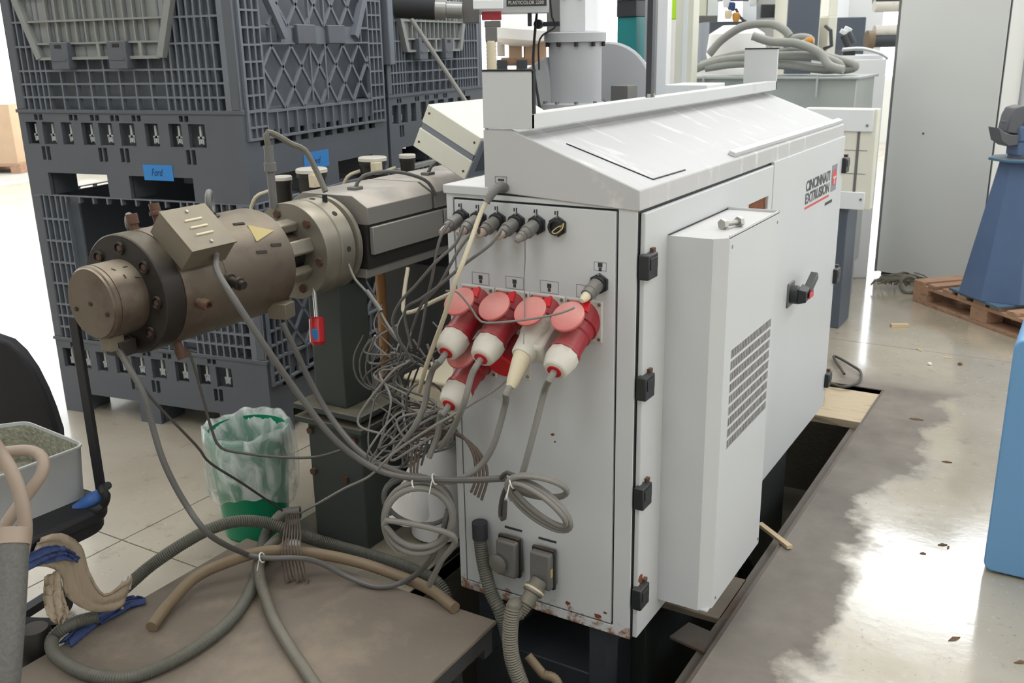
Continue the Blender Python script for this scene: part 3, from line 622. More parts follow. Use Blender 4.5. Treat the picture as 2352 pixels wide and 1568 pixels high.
ring([(0.150, -0.516), (0.150, -0.511), (0.1545, -0.510), (0.155, -0.508), (0.155, -0.375), (0.1538, -0.374), (0.1538, -0.372), (0.1552, -0.371), (0.1552, -0.135), (0.148, -0.112), (0.12, -0.10)], 64).build('head_shell', 'bronze', hdm)
def radial_bolt(th, y, r0, l, rr, m='rusty_bolt', hollow=True, parent=hdm):
    d = Vector((math.sin(th), 0, math.cos(th))); p = rad(th, r0, y)
    b = G().lathe([(rr*0.75, -0.01), (rr*0.75, l*0.45), (rr, l*0.45), (rr, l), (rr*0.62, l), (rr*0.62, l*0.7)], p, d, 14).build('clamp_bolt', m, parent)
    return b
for th, y, l in ((0.0-0.15, -0.50, 0.045), (0.78, -0.485, 0.05), (1.72, -0.475, 0.045), (-0.95, -0.50, 0.045), (2.75, -0.48, 0.05), (-1.6, -0.5, 0.04), (3.6, -0.5, 0.04)): radial_bolt(th, y, 0.15, l, 0.015)
b = G().lathe([(0.02, -0.01), (0.02, 0.006), (0.012, 0.008), (0.012, 0.03), (0.018, 0.031), (0.018, 0.04), (0.014, 0.041), (0.014, 0.062)], rad(-0.35, 0.152, -0.40), (-0.2, 0, 1), 14).build('pressure_probe', 'rusty_bolt', hdm)
b = G().lathe([(0.02, -0.01), (0.02, 0.012), (0.013, 0.014), (0.013, 0.035), (0.017, 0.036), (0.017, 0.046), (0.011, 0.047), (0.011, 0.06)], rad(1.5, 0.152, -0.37), (1, 0, -0.12), 14).build('temperature_probe', 'oily_dark', hdm)
def eye(th, y, R, name='lifting_eye'):
    d = Vector((math.sin(th), 0, math.cos(th)))
    e = G().lathe([(0.024, -0.004), (0.024, 0.004), (0.015, 0.006), (0.013, 0.014)], rad(th, 0.153, y), d, 18).build(name, 'oily_dark', hdm)
    G().torus(rad(th, 0.153+0.012+R, y), (0.75, 0.62, 0), R, 0.0085).build('eye_ring', 'grey_plastic', e)
eye(0.05, -0.275, 0.028); eye(-0.45, -0.47, 0.017)
# terminal box on the head
TH = 0.72; nd = Vector((math.sin(TH), 0, math.cos(TH))); td = Vector((math.cos(TH), 0, -math.sin(TH)))
MB_ = Matrix((AY, td, nd)).transposed()
cB = rad(TH, 0.187, -0.445)+td*0.006
jb = G().obox(cB, (0.142, 0.135, 0.068), MB_).build('terminal_box', 'junction_box', hdm, bevel=0.0015)
G().obox(cB+nd*0.035, (0.146, 0.139, 0.006), MB_).build('box_lid', 'junction_box', jb, bevel=0.001)
for k_ in (-1, 0, 1): G().obox(cB+nd*0.039+td*(0.024*k_), (0.055, 0.006, 0.006), MB_).build('louvre', 'cream_plastic', jb, bevel=0.002)
for a, b in ((0.0, -0.052), (0.0, 0.052)): G().lathe([(0.005, 0), (0.004, 0.005)], cB+AY*a+td*b+nd*0.0375, nd, 8).build('screw', 'zinc', jb)
G().lathe([(0.009, 0), (0.009, 0.014)], cB+td*0.062+AY*0.02, td, 10).build('cable_gland', 'grey_plastic', jb)
# warning triangle on the shell
pw = [rad(0.62, 0.1565, -0.225), rad(0.98, 0.1565, -0.235), rad(0.85, 0.1565, -0.155)]
q_ = [rad(0.62, 0.1585, -0.225), rad(0.98, 0.1585, -0.235), rad(0.85, 0.1585, -0.155)]
G().add(pw+q_, [(2, 1, 0), (3, 4, 5), (0, 1, 4, 3), (1, 2, 5, 4), (2, 0, 3, 5)]).build('warning_triangle', 'yellow_label', hdm, smooth=False)
for a, y in ((0.52, -0.262), (1.10, -0.19), (1.16, -0.25)): G().bar(rad(a, 0.156, y), rad(a+0.03, 0.156, y+0.035), 0.008, 0.003, rad(a, 1, y)-rad(a, 0, y)).build('slot_shade', 'hole_shade_and_nicks', hdm)  # flat bars, the shade of the slots is put into their colour
g = G().box(-0.615, -0.575, -0.652, -0.61, 0.935, 0.972); g.build('heater_terminal', 'junction_box', hdm, bevel=0.002)
G().box(-0.63, -0.57, -0.63, -0.58, 0.915, 0.955).build('heater_clamp', 'oily_dark', hdm, bevel=0.002)
g = G().obox(rad(2.35, 0.175, -0.16), (0.06, 0.05, 0.045), RZ(0.2)); g.build('cable_box', 'junction_box', hdm, bevel=0.002)
# barrel
br = thing('extruder_barrel', 'grey covered extruder barrel running back from the die head to the feed throat', 'barrel', (BX, 0.6, 0.9))
ring([(0.062, -0.105), (0.062, 0.04)], 28).build('neck', 'oily_dark', br)
for i in range(6):
    a = 0.2+i*PI/3
    c = rad(a, 0.085, -0.035); d = Vector((math.sin(a), 0, math.cos(a))); t2 = Vector((math.cos(a), 0, -math.sin(a)))
    M = Matrix((AY, t2, d)).transposed()
    G().obox(c, (0.12, 0.045, 0.03), M).build('clamp_jaw', 'barrel_flange', br, bevel=0.006)
    G().lathe([(0.013, 0), (0.013, 0.014)], rad(a+0.5, 0.118, 0.03), (0, -1, 0), 6).build('flange_bolt', 'rusty_bolt', br, smooth=False)
ring([(0.10, 0.022), (0.146, 0.024), (0.148, 0.027), (0.148, 0.085), (0.144, 0.088), (0.144, 0.092), (0.148, 0.095), (0.148, 0.15), (0.13, 0.156), (0.13, 0.165), (0.148, 0.17), (0.148, 0.186), (0.12, 0.19)], 56).build('barrel_flange', 'barrel_flange', br)
for a, y in ((0.75, 0.12), (1.55, 0.12), (0.1, 0.12)): G().lathe([(0.009, -0.001), (0.009, 0.001)], rad(a, 0.148, y), (math.sin(a), 0, math.cos(a)), 12).build('pin_hole_shade', 'hole_shade_and_nicks', br)  # surface discs painted dark in place of shaded pin holes
def cover(y0, y1):
    P = [(-0.76, 1.125), (-0.76, 1.178), (-0.705, 1.212), (-0.50, 1.212), (-0.441, 1.178), (-0.441, 1.125)]
    return G().prism(P, lambda a, b, t: (a, t, b), y0, y1).build('barrel_cover', 'barrel_cover', br, bevel=0.002)
cover(0.205, 0.545); cover(0.56, 1.02); cover(1.035, 1.55)
for y0, y1 in ((0.215, 0.59), (0.60, 1.02), (1.03, 1.54)):
    G().box(-0.447, -0.432, y0, y1, 1.03, 1.117).build('side_cover', 'barrel_cover', br, bevel=0.002)
G().box(-0.752, -0.448, 0.2, 1.56, 0.985, 1.126).build('barrel_core', 'oily_dark', br)
G().box(-0.75, -0.455, 0.2, 1.56, 0.955, 0.99).build('belly_cover', 'barrel_cover', br, bevel=0.003)
for y in (0.32, 0.72, 1.05):
    G().box(-0.60, -0.565, y-0.02, y+0.02, 1.212, 1.222).build('probe_clip', 'grey_plastic', br, bevel=0.002)
    cable('probe_lead', [(-0.58, y, 1.22), (-0.56, y+0.02, 1.255), (-0.50, y+0.10, 1.262), (-0.45, y+0.2, 1.225), (-0.435, y+0.24, 1.17)], 0.006, 'cable_grey', br)
G().lathe([(0.012, 0), (0.012, 0.11), (0.018, 0.11), (0.018, 0.135), (0.014, 0.136), (0.014, 0.185)], rad(0.0, 0.13, 0.02)+Vector((-0.05, 0, 0)), (0, 0, 1), 14).build('probe_tube', 'grey_plastic', br)
cable('probe_hose', [rad(0, 0.13, 0.02)+Vector((-0.05, 0, 0.18)), rad(0, 0.13, 0.02)+Vector((-0.045, 0.0, 0.225)), atx(672, 332, -0.62), atx(700, 345, -0.60), atx(728, 395, -0.58), atx(748, 440, -0.55)], 0.009, 'hose_grey', br)
G().lathe([(0.008, 0), (0.008, 0.05)], atx(746, 455, -0.55)-Vector((0, 0, 0.04)), (0, 0, 1), 10).build('thermocouple', 'black_rubber', br)
# feed throat with hopper column
ft = thing('feed_throat', 'pale grey flanged feed throat casting behind the cabinet rim', 'feed throat', (BX, 1.89, 1.2))
G().lathe([(0.155, 1.30), (0.155, 1.395), (0.118, 1.40), (0.118, 1.655), (0.138, 1.658), (0.138, 1.695), (0.13, 1.70)], (BX, 1.89, 0), (0, 0, 1), 40).build('throat_body', 'cast_grey', ft)
for i in range(10):
    a = i*PI/5+0.2
    G().lathe([(0.009, 0), (0.009, 0.02)], (BX+0.129*math.cos(a), 1.89+0.129*math.sin(a), 1.638), (0, 0, 1), 6).build('flange_bolt', 'oily_dark', ft)
    G().lathe([(0.009, 0), (0.009, 0.012)], (BX+0.142*math.cos(a), 1.89+0.142*math.sin(a), 1.395), (0, 0, 1), 6).build('flange_bolt', 'steel_grey', ft)
G().box(BX-0.18, BX+0.16, 1.57, 2.2, 0.0, 1.31).build('throat_block', 'steel_grey', ft, bevel=0.01)
hc = G().box(BX-0.04, BX+0.085, 1.82, 1.945, 1.70, 2.7).build('hopper_column', 'white_metal', ft, bevel=0.003)
G().box(BX-0.02, BX+0.02, 1.815, 1.83, 1.86, 2.7).build('slide_rail', 'steel_grey', hc)
for dx in (-0.015, 0.06): G().lathe([(0.012, 0), (0.012, 0.012)], (BX+dx, 1.82, 1.845), (0, -1, 0), 12).build('bolt', 'oily_dark', hc)
G().lathe([(0.02, 0), (0.02, 0.03)], (BX-0.13, 1.80, 1.735), (0.3, -1, 0), 16).build('knob', 'black_plastic', ft)
G().bar((BX-0.13, 1.82, 1.735), (BX-0.02, 1.86, 1.735), 0.02, 0.02).build('knob_arm', 'charcoal', ft)
G().hull8([(BX-0.27, 1.75, 1.50), (BX-0.10, 1.80, 1.60), (BX-0.10, 1.95, 1.60), (BX-0.27, 1.95, 1.50)], [(BX-0.15, 1.78, 1.38), (BX-0.05, 1.80, 1.38), (BX-0.05, 1.95, 1.38), (BX-0.15, 1.95, 1.38)]).build('side_chute', 'cast_grey', ft, bevel=0.01)
# gearbox and motor behind
gb = thing('drive_gearbox', 'round pale grey gearbox housing behind the feed throat', 'gearbox', (-0.6, 2.6, 0))
cD = atd(1392, 205, 4.75)
G().lathe([(0.215, 0), (0.225, 0.01), (0.225, 0.03), (0.20, 0.05), (0.195, 0.12), (0.19, 0.30)], cD, (-0.25, 0.97, 0.0), 40).build('gear_housing', 'cast_grey', gb)
pM = atd(1430, 225, 4.6); G().box(pM.x-0.04, pM.x+0.05, pM.y-0.05, pM.y+0.06, pM.z-0.08, pM.z+0.06).build('terminal_box', 'grey_plastic', gb, bevel=0.004)
G().box(-0.85, -0.36, 2.28, 2.78, 0.0, 1.36).build('gear_base', 'cast_grey', gb, bevel=0.01)
G().box(-0.42, -0.2, 2.5, 2.75, 1.36, 1.45).build('white_guard', 'white_metal', gb, bevel=0.004)
# dark frame under the barrel
bf = thing('steel_underframe', 'dark steel frame under the barrel with an orange-brown pipe', 'frame', (-0.6, 1.2, 0))
G().box(-0.80, -0.36, 0.66, 1.56, 0.0, 0.90).build('frame_body', 'charcoal', bf, bevel=0.005)
G().box(-0.355, -0.06, 0.72, 1.9, 0.0, 0.62).build('frame_step', 'charcoal', bf, bevel=0.005)
p0 = atd(872, 610, 3.42); G().cyl((p0.x, p0.y, 0.3), (p0.x, p0.y, 0.957), 0.018, 14).build('riser_pipe', 'copper_pipe', bf)
# blower motors behind the barrel
for i, (px, py, X, s) in enumerate(((715, 386, -0.90, 1.0), (855, 360, -0.88, 0.98), (935, 354, -0.88, 0.6), (648, 404, -1.02, 0.62))):
    p = atx(px, py, X); r = 0.053*s
    b = thing('cooling_blower', ('black round blower with pale cap and white tag, nearest the die head', 'black round blower with pale cap beside the control terminal', 'small round blower half hidden by the control terminal', 'small low blower beside the upright probe tube')[i], 'blower', (p.x, p.y, p.z-0.2))
    G().lathe([(r*0.9, -0.20), (r*0.9, -0.03), (r, -0.03), (r, -0.012)], p, (0, 0, 1), 28).build('blower_body', 'oily_dark', b)
    G().lathe([(r*1.04, -0.014), (r*1.04, -0.003), (r*0.97, 0.0)], p, (0, 0, 1), 28).build('cap', 'white_plastic', b)
    if i < 2: G().box(p.x+r*0.55, p.x+r*1.05, p.y-r*0.95, p.y-r*0.2, p.z-0.06, p.z-0.015).build('tag', 'cream_plastic', b, bevel=0.002)
    zq = 0.942 if i == 3 else 0.97; G().box(p.x-0.03, p.x+0.03, p.y-0.03, p.y+0.03, zq+0.02, p.z-0.19).build('bracket', 'oily_dark', b); G().box(p.x-0.03, -0.749, p.y-0.03, p.y+0.03, zq, zq+0.027).build('bracket_arm', 'oily_dark', b)
    sy_ = 1 if i == 0 else -1; cable('lead', [p+Vector((-0.03, 0.04*sy_, -0.05)), p+Vector((-0.06, 0.08*sy_, -0.07)), p+Vector((-0.08, 0.09*sy_, -0.14)), p+Vector((-0.06, 0.05*sy_, -0.2))], 0.007, 'cable_cream', b)
# tilted operator terminal behind the cabinet
ot = thing('control_terminal', 'white sloping operator terminal box with dark stripe standing behind the cabinet hood', 'control terminal', (-0.3, 0.9, 1.2))
cT = Vector((-0.375, 0, 1.345)); MT = RY(0.47)
def TT(x, y, z): return cT + MT @ Vector((x, 0, z)) + Vector((0, y, 0))
def tbox(name, m, x0, x1, y0, y1, z0, z1, par=ot, bev=0.003):
    return G().hull8([TT(x0, y0, z0), TT(x1, y0, z0), TT(x1, y1, z0), TT(x0, y1, z0)], [TT(x0, y0, z1), TT(x1, y0, z1), TT(x1, y1, z1), TT(x0, y1, z1)]).build(name, m, par, bevel=bev)
tbox('lower_shell', 'cream_board', -0.125, 0.105, 0.56, 1.15, -0.08, -0.010); tbox('stripe', 'logo_grey', -0.122, 0.102, 0.564, 1.148, -0.012, 0.012); tbox('upper_shell', 'cream_board', -0.125, 0.105, 0.56, 1.15, 0.010, 0.075)
fp = tbox('front_panel', 'logo_grey', 0.1045, 0.1085, 0.565, 1.145, -0.07, 0.065); tbox('display', 'dark_grey_metal', 0.108, 0.11, 0.60, 1.1, -0.05, 0.05, fp, 0); tbox('blue_key', 'card_blue', 0.11, 0.113, 0.68, 0.72, -0.02, 0.01, fp, 0)
for x, z in ((-0.108, 0.05), (0.088, 0.05), (-0.108, -0.055), (0.088, -0.055)): G().lathe([(0.004, 0), (0.004, 0.002)], TT(x, 0.56, z), (0, -1, 0), 8).build('screw', 'rusty_bolt', ot)
G().box(-0.428, -0.362, 0.75, 0.95, 0.899, 1.29).build('terminal_post', 'grey_plastic', ot)

# ------------------------------------------------------------------ pedestal under the barrel
pd = thing('barrel_pedestal', 'dark green steel pedestal carrying the barrel flange', 'pedestal', (-0.6, 0.22, 0))
G().box(-0.83, -0.22, 0.10, 0.5, 0.0, 0.025).build('base_plate', 'pedestal_green', pd, bevel=0.003)
G().box(-0.705, -0.475, 0.14, 0.40, 0.025, 0.455).build('lower_column', 'pedestal_green', pd, bevel=0.004)
G().box(-0.735, -0.445, 0.11, 0.43, 0.455, 0.475).build('cap_plate', 'pedestal_green', pd, bevel=0.003)
G().box(-0.735, -0.445, 0.11, 0.43, 0.500, 0.52).build('cap_plate', 'pedestal_green', pd, bevel=0.003)
G().box(-0.70, -0.48, 0.15, 0.40, 0.47, 0.505).build('spacer', 'oily_dark', pd)
G().box(-0.665, -0.535, 0.15, 0.29, 0.52, 0.93).build('upper_column', 'pedestal_green', pd, bevel=0.004)
for x, z in ((-0.69, 0.42), (-0.50, 0.42), (-0.69, 0.27), (-0.55, 0.27)): G().lathe([(0.013, 0), (0.013, 0.012)], (x, 0.14, z), (0, -1, 0), 6).build('bolt', 'rusty_bolt', pd, smooth=False)
# red sight glass / screwdriver-like gauge hanging from the neck
sg = thing('sight_glass', 'red capped glass gauge hanging from the barrel neck', 'gauge', (-0.63, 0.0, 0.85))
pa = atd(720, 650, 2.92); pb = atd(727, 728, 2.92); pc = atd(730, 795, 2.92)
G().cyl(pa, pb, 0.006, 10).build('glass_tube', 'aluminium', sg); G().lathe([(0.018, 0), (0.0235, 0.006), (0.0235, 0.075), (0.016, 0.085)], pb, pc-pb, 20).build('red_cup', 'screw_red', sg)
pq = pb.lerp(pc, 0.5); G().box(pq.x+0.002, pq.x+0.02, pq.y-0.026, pq.y-0.018, pq.z-0.018, pq.z+0.015).build('label', 'card_blue', sg)

# ------------------------------------------------------------------ stacked folding pallet bins
BW, BD, BH, ZBASE = 1.20, 1.16, 1.045, 0.37
def bin_mesh_parts(root, open_front):
    fr = lambda u, v, t: (u, t, v)                       # front plane y = 0, u along x
    sd_ = lambda u, v, t: (BW/2-t, u, v)                 # right plane, u along y
    lf = lambda u, v, t: (-BW/2+t, u, v); bk = lambda u, v, t: (u, BD-t, v)
    def U(a): return a + BW/2                            # measured from the right corner (negative)
    forks = [(U(-1.08), U(-0.74), -0.01, 0.10), (U(-0.62), U(-0.28), -0.01, 0.10)]
    slots = [(U(a), U(b), 0.225, 0.32) for a, b in ((-1.165, -1.10), (-1.07, -1.0), (-0.96, -0.90), (-0.845, -0.78), (-0.75, -0.675), (-0.635, -0.555), (-0.50, -0.43), (-0.375, -0.31), (-0.275, -0.19))]
    slits = []
    for c in (-1.085, -0.884, -0.765, -0.655, -0.539, -0.292): slits += [(U(c-0.024), U(c-0.004), 0.328, 0.352), (U(c+0.004), U(c+0.024), 0.328, 0.352)]
    for c in (-1.07, -0.745, -0.625, -0.275): slits += [(U(c-0.024), U(c-0.004), 0.155, 0.215), (U(c+0.004), U(c+0.024), 0.155, 0.215)]
    g = G(); g.plate(-BW/2, BW/2, 0, ZBASE, forks+slots+slits, fr, 0.02)
    sf = [(0.16, 0.48, -0.01, 0.10), (0.68, 1.0, -0.01, 0.10)]; ss = [(0.10+i*0.098, 0.16+i*0.098, 0.225, 0.285) for i in range(10)]
    g.plate(0.02, BD-0.02, 0, ZBASE, sf+ss, sd_, 0.02); g.plate(0.02, BD-0.02, 0, ZBASE, sf+ss, lf, 0.02); g.plate(-BW/2, BW/2, 0, ZBASE, forks+slots, bk, 0.02)
    g.box(-BW/2+0.02, BW/2-0.02, 0.02, BD-0.02, 0.345, ZBASE-0.005)
    g.box(-BW/2+0.04, BW/2-0.04, 0.05, BD-0.05, 0.16, 0.345)
    g.box(-BW/2-0.006, BW/2+0.006, -0.006, 0.012, ZBASE-0.010, ZBASE+0.004)
    g.build('base', 'bin_plastic', root, local=True, smooth=False)
    for x0, x1 in ((U(-1.20)+0.02, U(-1.08)), (U(-0.74), U(-0.62)), (U(-0.28), U(0)-0.02)):
        for y0, y1 in ((0.03, 0.16), (0.48, 0.68), (1.0, 1.13)): G().box(x0, x1, y0, y1, 0.0, 0.17).build('foot_block', 'bin_plastic', root, local=True, smooth=False)
    for s_ in slots:
        cx = (s_[0]+s_[1])/2; gg = G().box(cx-0.005, cx+0.005, 0.022, 0.03, 0.24, 0.31).box(cx-0.016, cx+0.016, 0.022, 0.03, 0.258, 0.268).box(cx-0.013, cx-0.007, 0.022, 0.03, 0.236, 0.262).box(cx+0.007, cx+0.013, 0.022, 0.03, 0.236, 0.262)
        gg.build('clip', 'bin_clip', root, local=True, smooth=False)
    zl = [0.37, 0.425, 0.48, 0.535, 0.635, 0.735, 0.835, 0.935, BH]
    ul = [-1.2, -1.165, -1.13, -1.095, -1.06, -1.03, -1.0] + [-0.92, -0.84, -0.76, -0.68, -0.60, -0.52, -0.44, -0.36] + [-0.325, -0.29, -0.255, -0.22, -0.185, -0.15, -0.11, -0.07]
    t = 0.004
    def grid(us, zs, ft, cut=None):
        H = []
        for i in range(len(us)-1):
            for j in range(len(zs)-1):
                H.append((us[i]+t, us[i+1]-t, zs[j]+t, zs[j+1]-t))
        return H
    us = [U(a) for a in ul]
    H = grid(us, zl, None)
    if open_front: H.append((U(-1.0), U(-0.2), 0.535+t, BH-0.03))
    else: H = [h for h in H]
    g = G().plate(-BW/2, BW/2, ZBASE, BH, H, fr, 0.022); g.build('front_wall', 'bin_panel', root, local=True, smooth=False)
    g = G()
    if open_front: g.plate(-BW/2+0.01, BW/2-0.01, ZBASE, BH-0.01, [(U(-1.0), U(-0.2), 0.535, BH)], lambda u, v, w_: (u, 0.07+w_, v), 0.01)
    else: g.box(-BW/2+0.01, BW/2-0.01, 0.07, 0.08, ZBASE, BH-0.01)
    g.build('front_skin', 'bin_panel', root, local=True, smooth=False)
    # corner posts
    for sx in (-1, 1):
        for y0 in (0.0, BD-0.05): G().box(sx*BW/2, sx*(BW/2-0.05), y0-0.002 if y0 == 0 else y0, y0+0.05, ZBASE, BH).build('corner_post', 'bin_plastic', root, local=True, bevel=0.008)
    if not open_front:                                   # drop door on the front, proud of the wall
        g = G(); zb, zt = 0.585, BH-0.01
        xl0, xr0, xl1, xr1 = U(-1.0), U(-0.355), U(-1.17), U(-0.20)
        yb = -0.012
        g.bar((xl0, yb, zb), (xl1, yb, zt), 0.03, 0.03, (0, 1, 0)); g.bar((xr0, yb, zb), (xr1, yb, zt), 0.03, 0.03, (0, 1, 0)); g.box(xl0, xr0, yb-0.012, yb+0.012, zb-0.006, zb+0.006); g.box(xl1, xr1, yb-0.012, yb+0.012, zt-0.01, zt+0.01)
        for zz in (0.645, 0.735, 0.84, 0.94):
            f = (zz-zb)/(zt-zb); g.box(xl0+(xl1-xl0)*f, xr0+(xr1-xr0)*f, yb-0.009, yb+0.012, zz-0.004, zz+0.004)
        for i in range(11):
            f = (i+0.5)/11; x0 = xl0+0.04+(xr0-xl0-0.08)*f
            g.box(x0-0.003, x0+0.003, yb-0.006, yb+0.012, 0.645, zt)
        for x0 in (U(-0.90), U(-0.83), U(-0.67), U(-0.60), U(-0.45)): g.box(x0-0.008, x0+0.008, yb-0.011, yb+0.012, zb, 0.645)
        dr = g.build('drop_door', 'bin_door', root, local=True, smooth=False)
        g = G(); g.add([(xl0, 0.002, zb), (xr0, 0.002, zb), (xr1, 0.002, zt), (xl1, 0.002, zt), (xl0, 0.006, zb), (xr0, 0.006, zb), (xr1, 0.006, zt), (xl1, 0.006, zt)], [(0, 1, 2, 3), (7, 6, 5, 4), (0, 4, 5, 1), (1, 5, 6, 2), (2, 6, 7, 3), (3, 7, 4, 0)])
        g.build('door_skin', 'bin_door', dr, local=True, smooth=False)
        for x0 in (U(-0.865), U(-0.555)):
            h = G().box(x0-0.048, x0+0.048, -0.045, 0.0, 0.54, 0.65).build('latch', 'bin_plastic', root, local=True, bevel=0.004)
            G().box(x0-0.018, x0+0.018, -0.0465, -0.044, 0.625, 0.64).build('latch_slot_shade', 'hole_shade_and_nicks', h, local=True); G().box(x0-0.036, x0+0.036, -0.048, -0.044, 0.575, 0.583).build('latch_bar', 'bin_plastic', h, local=True)  # latch_slot_shade is a flat bar painted dark as a shaded opening
    # right-hand wall: fine grid margins, diamond lattice and its own drop door
    zs = [0.37, 0.43] + [0.43+0.065*i for i in range(1, 10)]; zs = [z for z in zs if z < BH-0.02]+[BH]
    H = []
    for a, b in ((0.03, 0.15), (BD-0.15, BD-0.03)):
        e = [a+(b-a)*i/3 for i in range(4)]
        H += [(e[i]+t, e[i+1]-t, zs[j]+t, zs[j+1]-t) for i in range(3) for j in range(len(zs)-1)]
    e = [0.15+(BD-0.30)*i/12 for i in range(13)]
    H += [(e[i]+t, e[i+1]-t, 0.30, 0.355) for i in range(12)]
    H += [(0.158, BD-0.158, 0.366, 0.625), (0.158, BD-0.158, 0.70, BH-0.012)]
    H += [(e[i]+t, e[i+1]-t, 0.633, 0.69) for i in (0, 1, 3, 8, 10, 11)]
    H = [h for h in H if h[2] > 0.36] + [(e[i]+t, e[i+1]-t, 0.262, 0.356) for i in range(12)] + [(a+(b-a)*i/3+t, a+(b-a)*(i+1)/3-t, 0.262, 0.30) for a, b in ((0.03, 0.15), (BD-0.15, BD-0.03)) for i in range(3)] + [(a+(b-a)*i/3+t, a+(b-a)*(i+1)/3-t, 0.308, 0.362) for a, b in ((0.03, 0.15), (BD-0.15, BD-0.03)) for i in range(3)]
    g = G().plate(0.02, BD-0.02, 0.252, BH, H, lambda u, v, w_: (BW/2+0.012-w_, u, v), 0.02)
    def lattice(y0, y1, z0, z1, cw, ch, th, xx):
        sl_ = ch/cw
        for sgn in (1, -1):
            n = int((y1-y0+(z1-z0)/sl_)/cw)+3
            for i in range(-n, n+1):
                c = y0 + i*cw - (0 if sgn > 0 else 0)
                # line z = z0 + sgn*sl_*(y-c)
                pts = []
                for yy in (y0, y1):
                    zz = z0+sgn*sl_*(yy-c)
                    if z0 <= zz <= z1: pts.append((yy, zz))
                for zz in (z0, z1):
                    yy = c+sgn*(zz-z0)/sl_
                    if y0 < yy < y1: pts.append((yy, zz))
                if len(pts) >= 2 and (Vector(pts[0])-Vector(pts[1])).length > 0.03:
                    g.bar((xx, *pts[0]), (xx, *pts[1]), 0.012, th, (1, 0, 0))
    lattice(0.155, BD-0.155, 0.366, 0.625, 0.138, 0.17, 0.011, BW/2+0.004)
    lattice(0.20, BD-0.20, 0.70, BH-0.01, 0.138, 0.17, 0.011, BW/2+0.012)
    for y in (0.50, 0.62): g.box(BW/2, BW/2+0.012, y-0.005, y+0.005, 0.385, 0.625); g.box(BW/2+0.004, BW/2+0.018, y-0.005, y+0.005, 0.70, BH-0.01)
    g.build('side_wall', 'bin_panel', root, local=True, smooth=False)
    for ya, yb_, yc in ((0.30, 0.165, 0.15), (BD-0.30, BD-0.18, BD-0.16)):
        g = G(); g.bar((BW/2+0.022, ya, 0.655), (BW/2+0.022, yb_, 0.865), 0.035, 0.03, (1, 0, 0)); g.bar((BW/2+0.022, yb_, 0.855), (BW/2+0.022, yc, BH), 0.035, 0.03, (1, 0, 0)); g.build('side_door_arm', 'bin_panel', root, local=True, smooth=False)
    for y in (0.46, 0.70): G().box(BW/2+0.005, BW/2+0.03, y-0.07, y+0.07, 0.625, 0.705).build('latch', 'bin_plastic', root, local=True, bevel=0.004)
    G().box(BW/2-0.12, BW/2-0.11, 0.02, BD-0.02, ZBASE, BH-0.01).build('side_skin', 'bin_panel', root, local=True, smooth=False)
    H = grid([0.05+i*0.106 for i in range(11)], zl, None)
    G().plate(0.0, BD, ZBASE, BH, H, lf, 0.022).build('far_side_wall', 'bin_panel', root, local=True, smooth=False)
    G().box(-BW/2+0.03, -BW/2+0.04, 0.02, BD-0.02, ZBASE, BH-0.01).build('far_side_skin', 'bin_panel', root, local=True, smooth=False)
    G().plate(-BW/2, BW/2, ZBASE, BH, H if False else grid([-0.55+i*0.11 for i in range(11)], zl, None), bk, 0.022).build('back_wall', 'bin_panel', root, local=True, smooth=False)
    G().box(-BW/2+0.02, BW/2-0.02, BD-0.05, BD-0.04, ZBASE, BH-0.01).build('back_skin', 'bin_panel', root, local=True, smooth=False)
def bin_label(root, front=True):
    if front:
        c = G().box(BW/2-0.533, BW/2-0.378, -0.003, 0.0, 0.085, 0.15).build('label_card', 'card_blue', root, local=True, smooth=False)
        text_mesh('Ford', 'lettering', 'ink_navy', c, (BW/2-0.49, -0.0032, 0.104), (1, 0, 0), (0, 0, 1), 0.03, 0.06, local=True, shear=0.3)
    c = G().box(BW/2, BW/2+0.003, 0.40, 0.60, 0.09, 0.165).build('label_card', 'card_blue', root, local=True, smooth=False)
    text_mesh('Ford', 'lettering', 'ink_navy', c, (BW/2+0.0032, 0.46, 0.11), (0, 1, 0), (0, 0, 1), 0.03, 0.07, local=True, shear=0.3)
BR = math.atan2(0.15876, 0.98732)
def bin_at(corner, z, root):
    u = Vector((math.cos(BR), math.sin(BR), 0)); c = Vector((corner[0], corner[1], 0)) - u*(BW/2)
    root.location = (c.x, c.y, z); root.rotation_euler = (0, 0, BR)
CORN = Vector((-1.476, 0.715)); VV_ = Vector((-math.sin(BR), math.cos(BR)))
bA = thing('pallet_bin', 'dark grey folding pallet bin with drop door, upper of the stack behind the die head', 'pallet bin', group='stacked pallet bins')
bin_mesh_parts(bA, False)
bC = copy_tree(bA); bC['label'] = 'dark grey pallet bin with drop door, upper of the rear stack beyond the terminal'
bD = copy_tree(bA); bD['label'] = 'dark grey pallet bin, lower of the rear stack behind the blower motors'
bin_label(bA)
bB = thing('pallet_bin', 'dark grey pallet bin with open front, lower of the stack behind the die head', 'pallet bin', group='stacked pallet bins')
bin_mesh_parts(bB, True); 
g = G().box(BW/2-1.09, BW/2-1.02, 0.10, 0.112, 0.80, 0.90); g = G().box(-0.56, -0.45, BD-0.09, BD-0.086, 0.72, 0.92).build('blue_print', 'cloth_blue', bB, local=True)
bin_at(CORN, 0.0, bB); bin_at(CORN, BH, bA)
c2 = CORN + VV_*(BD+0.03+BW/2)
for o_, z_ in ((bD, 0.0), (bC, BH)): o_.location = (c2.x, c2.y, z_); o_.rotation_euler = (0, 0, BR+PI/2)
G().box(-BW/2-0.01, -BW/2+0.045, -0.03, 0.02, 0.52, BH).build('edge_strip', 'bin_panel', bC, local=True, bevel=0.006)

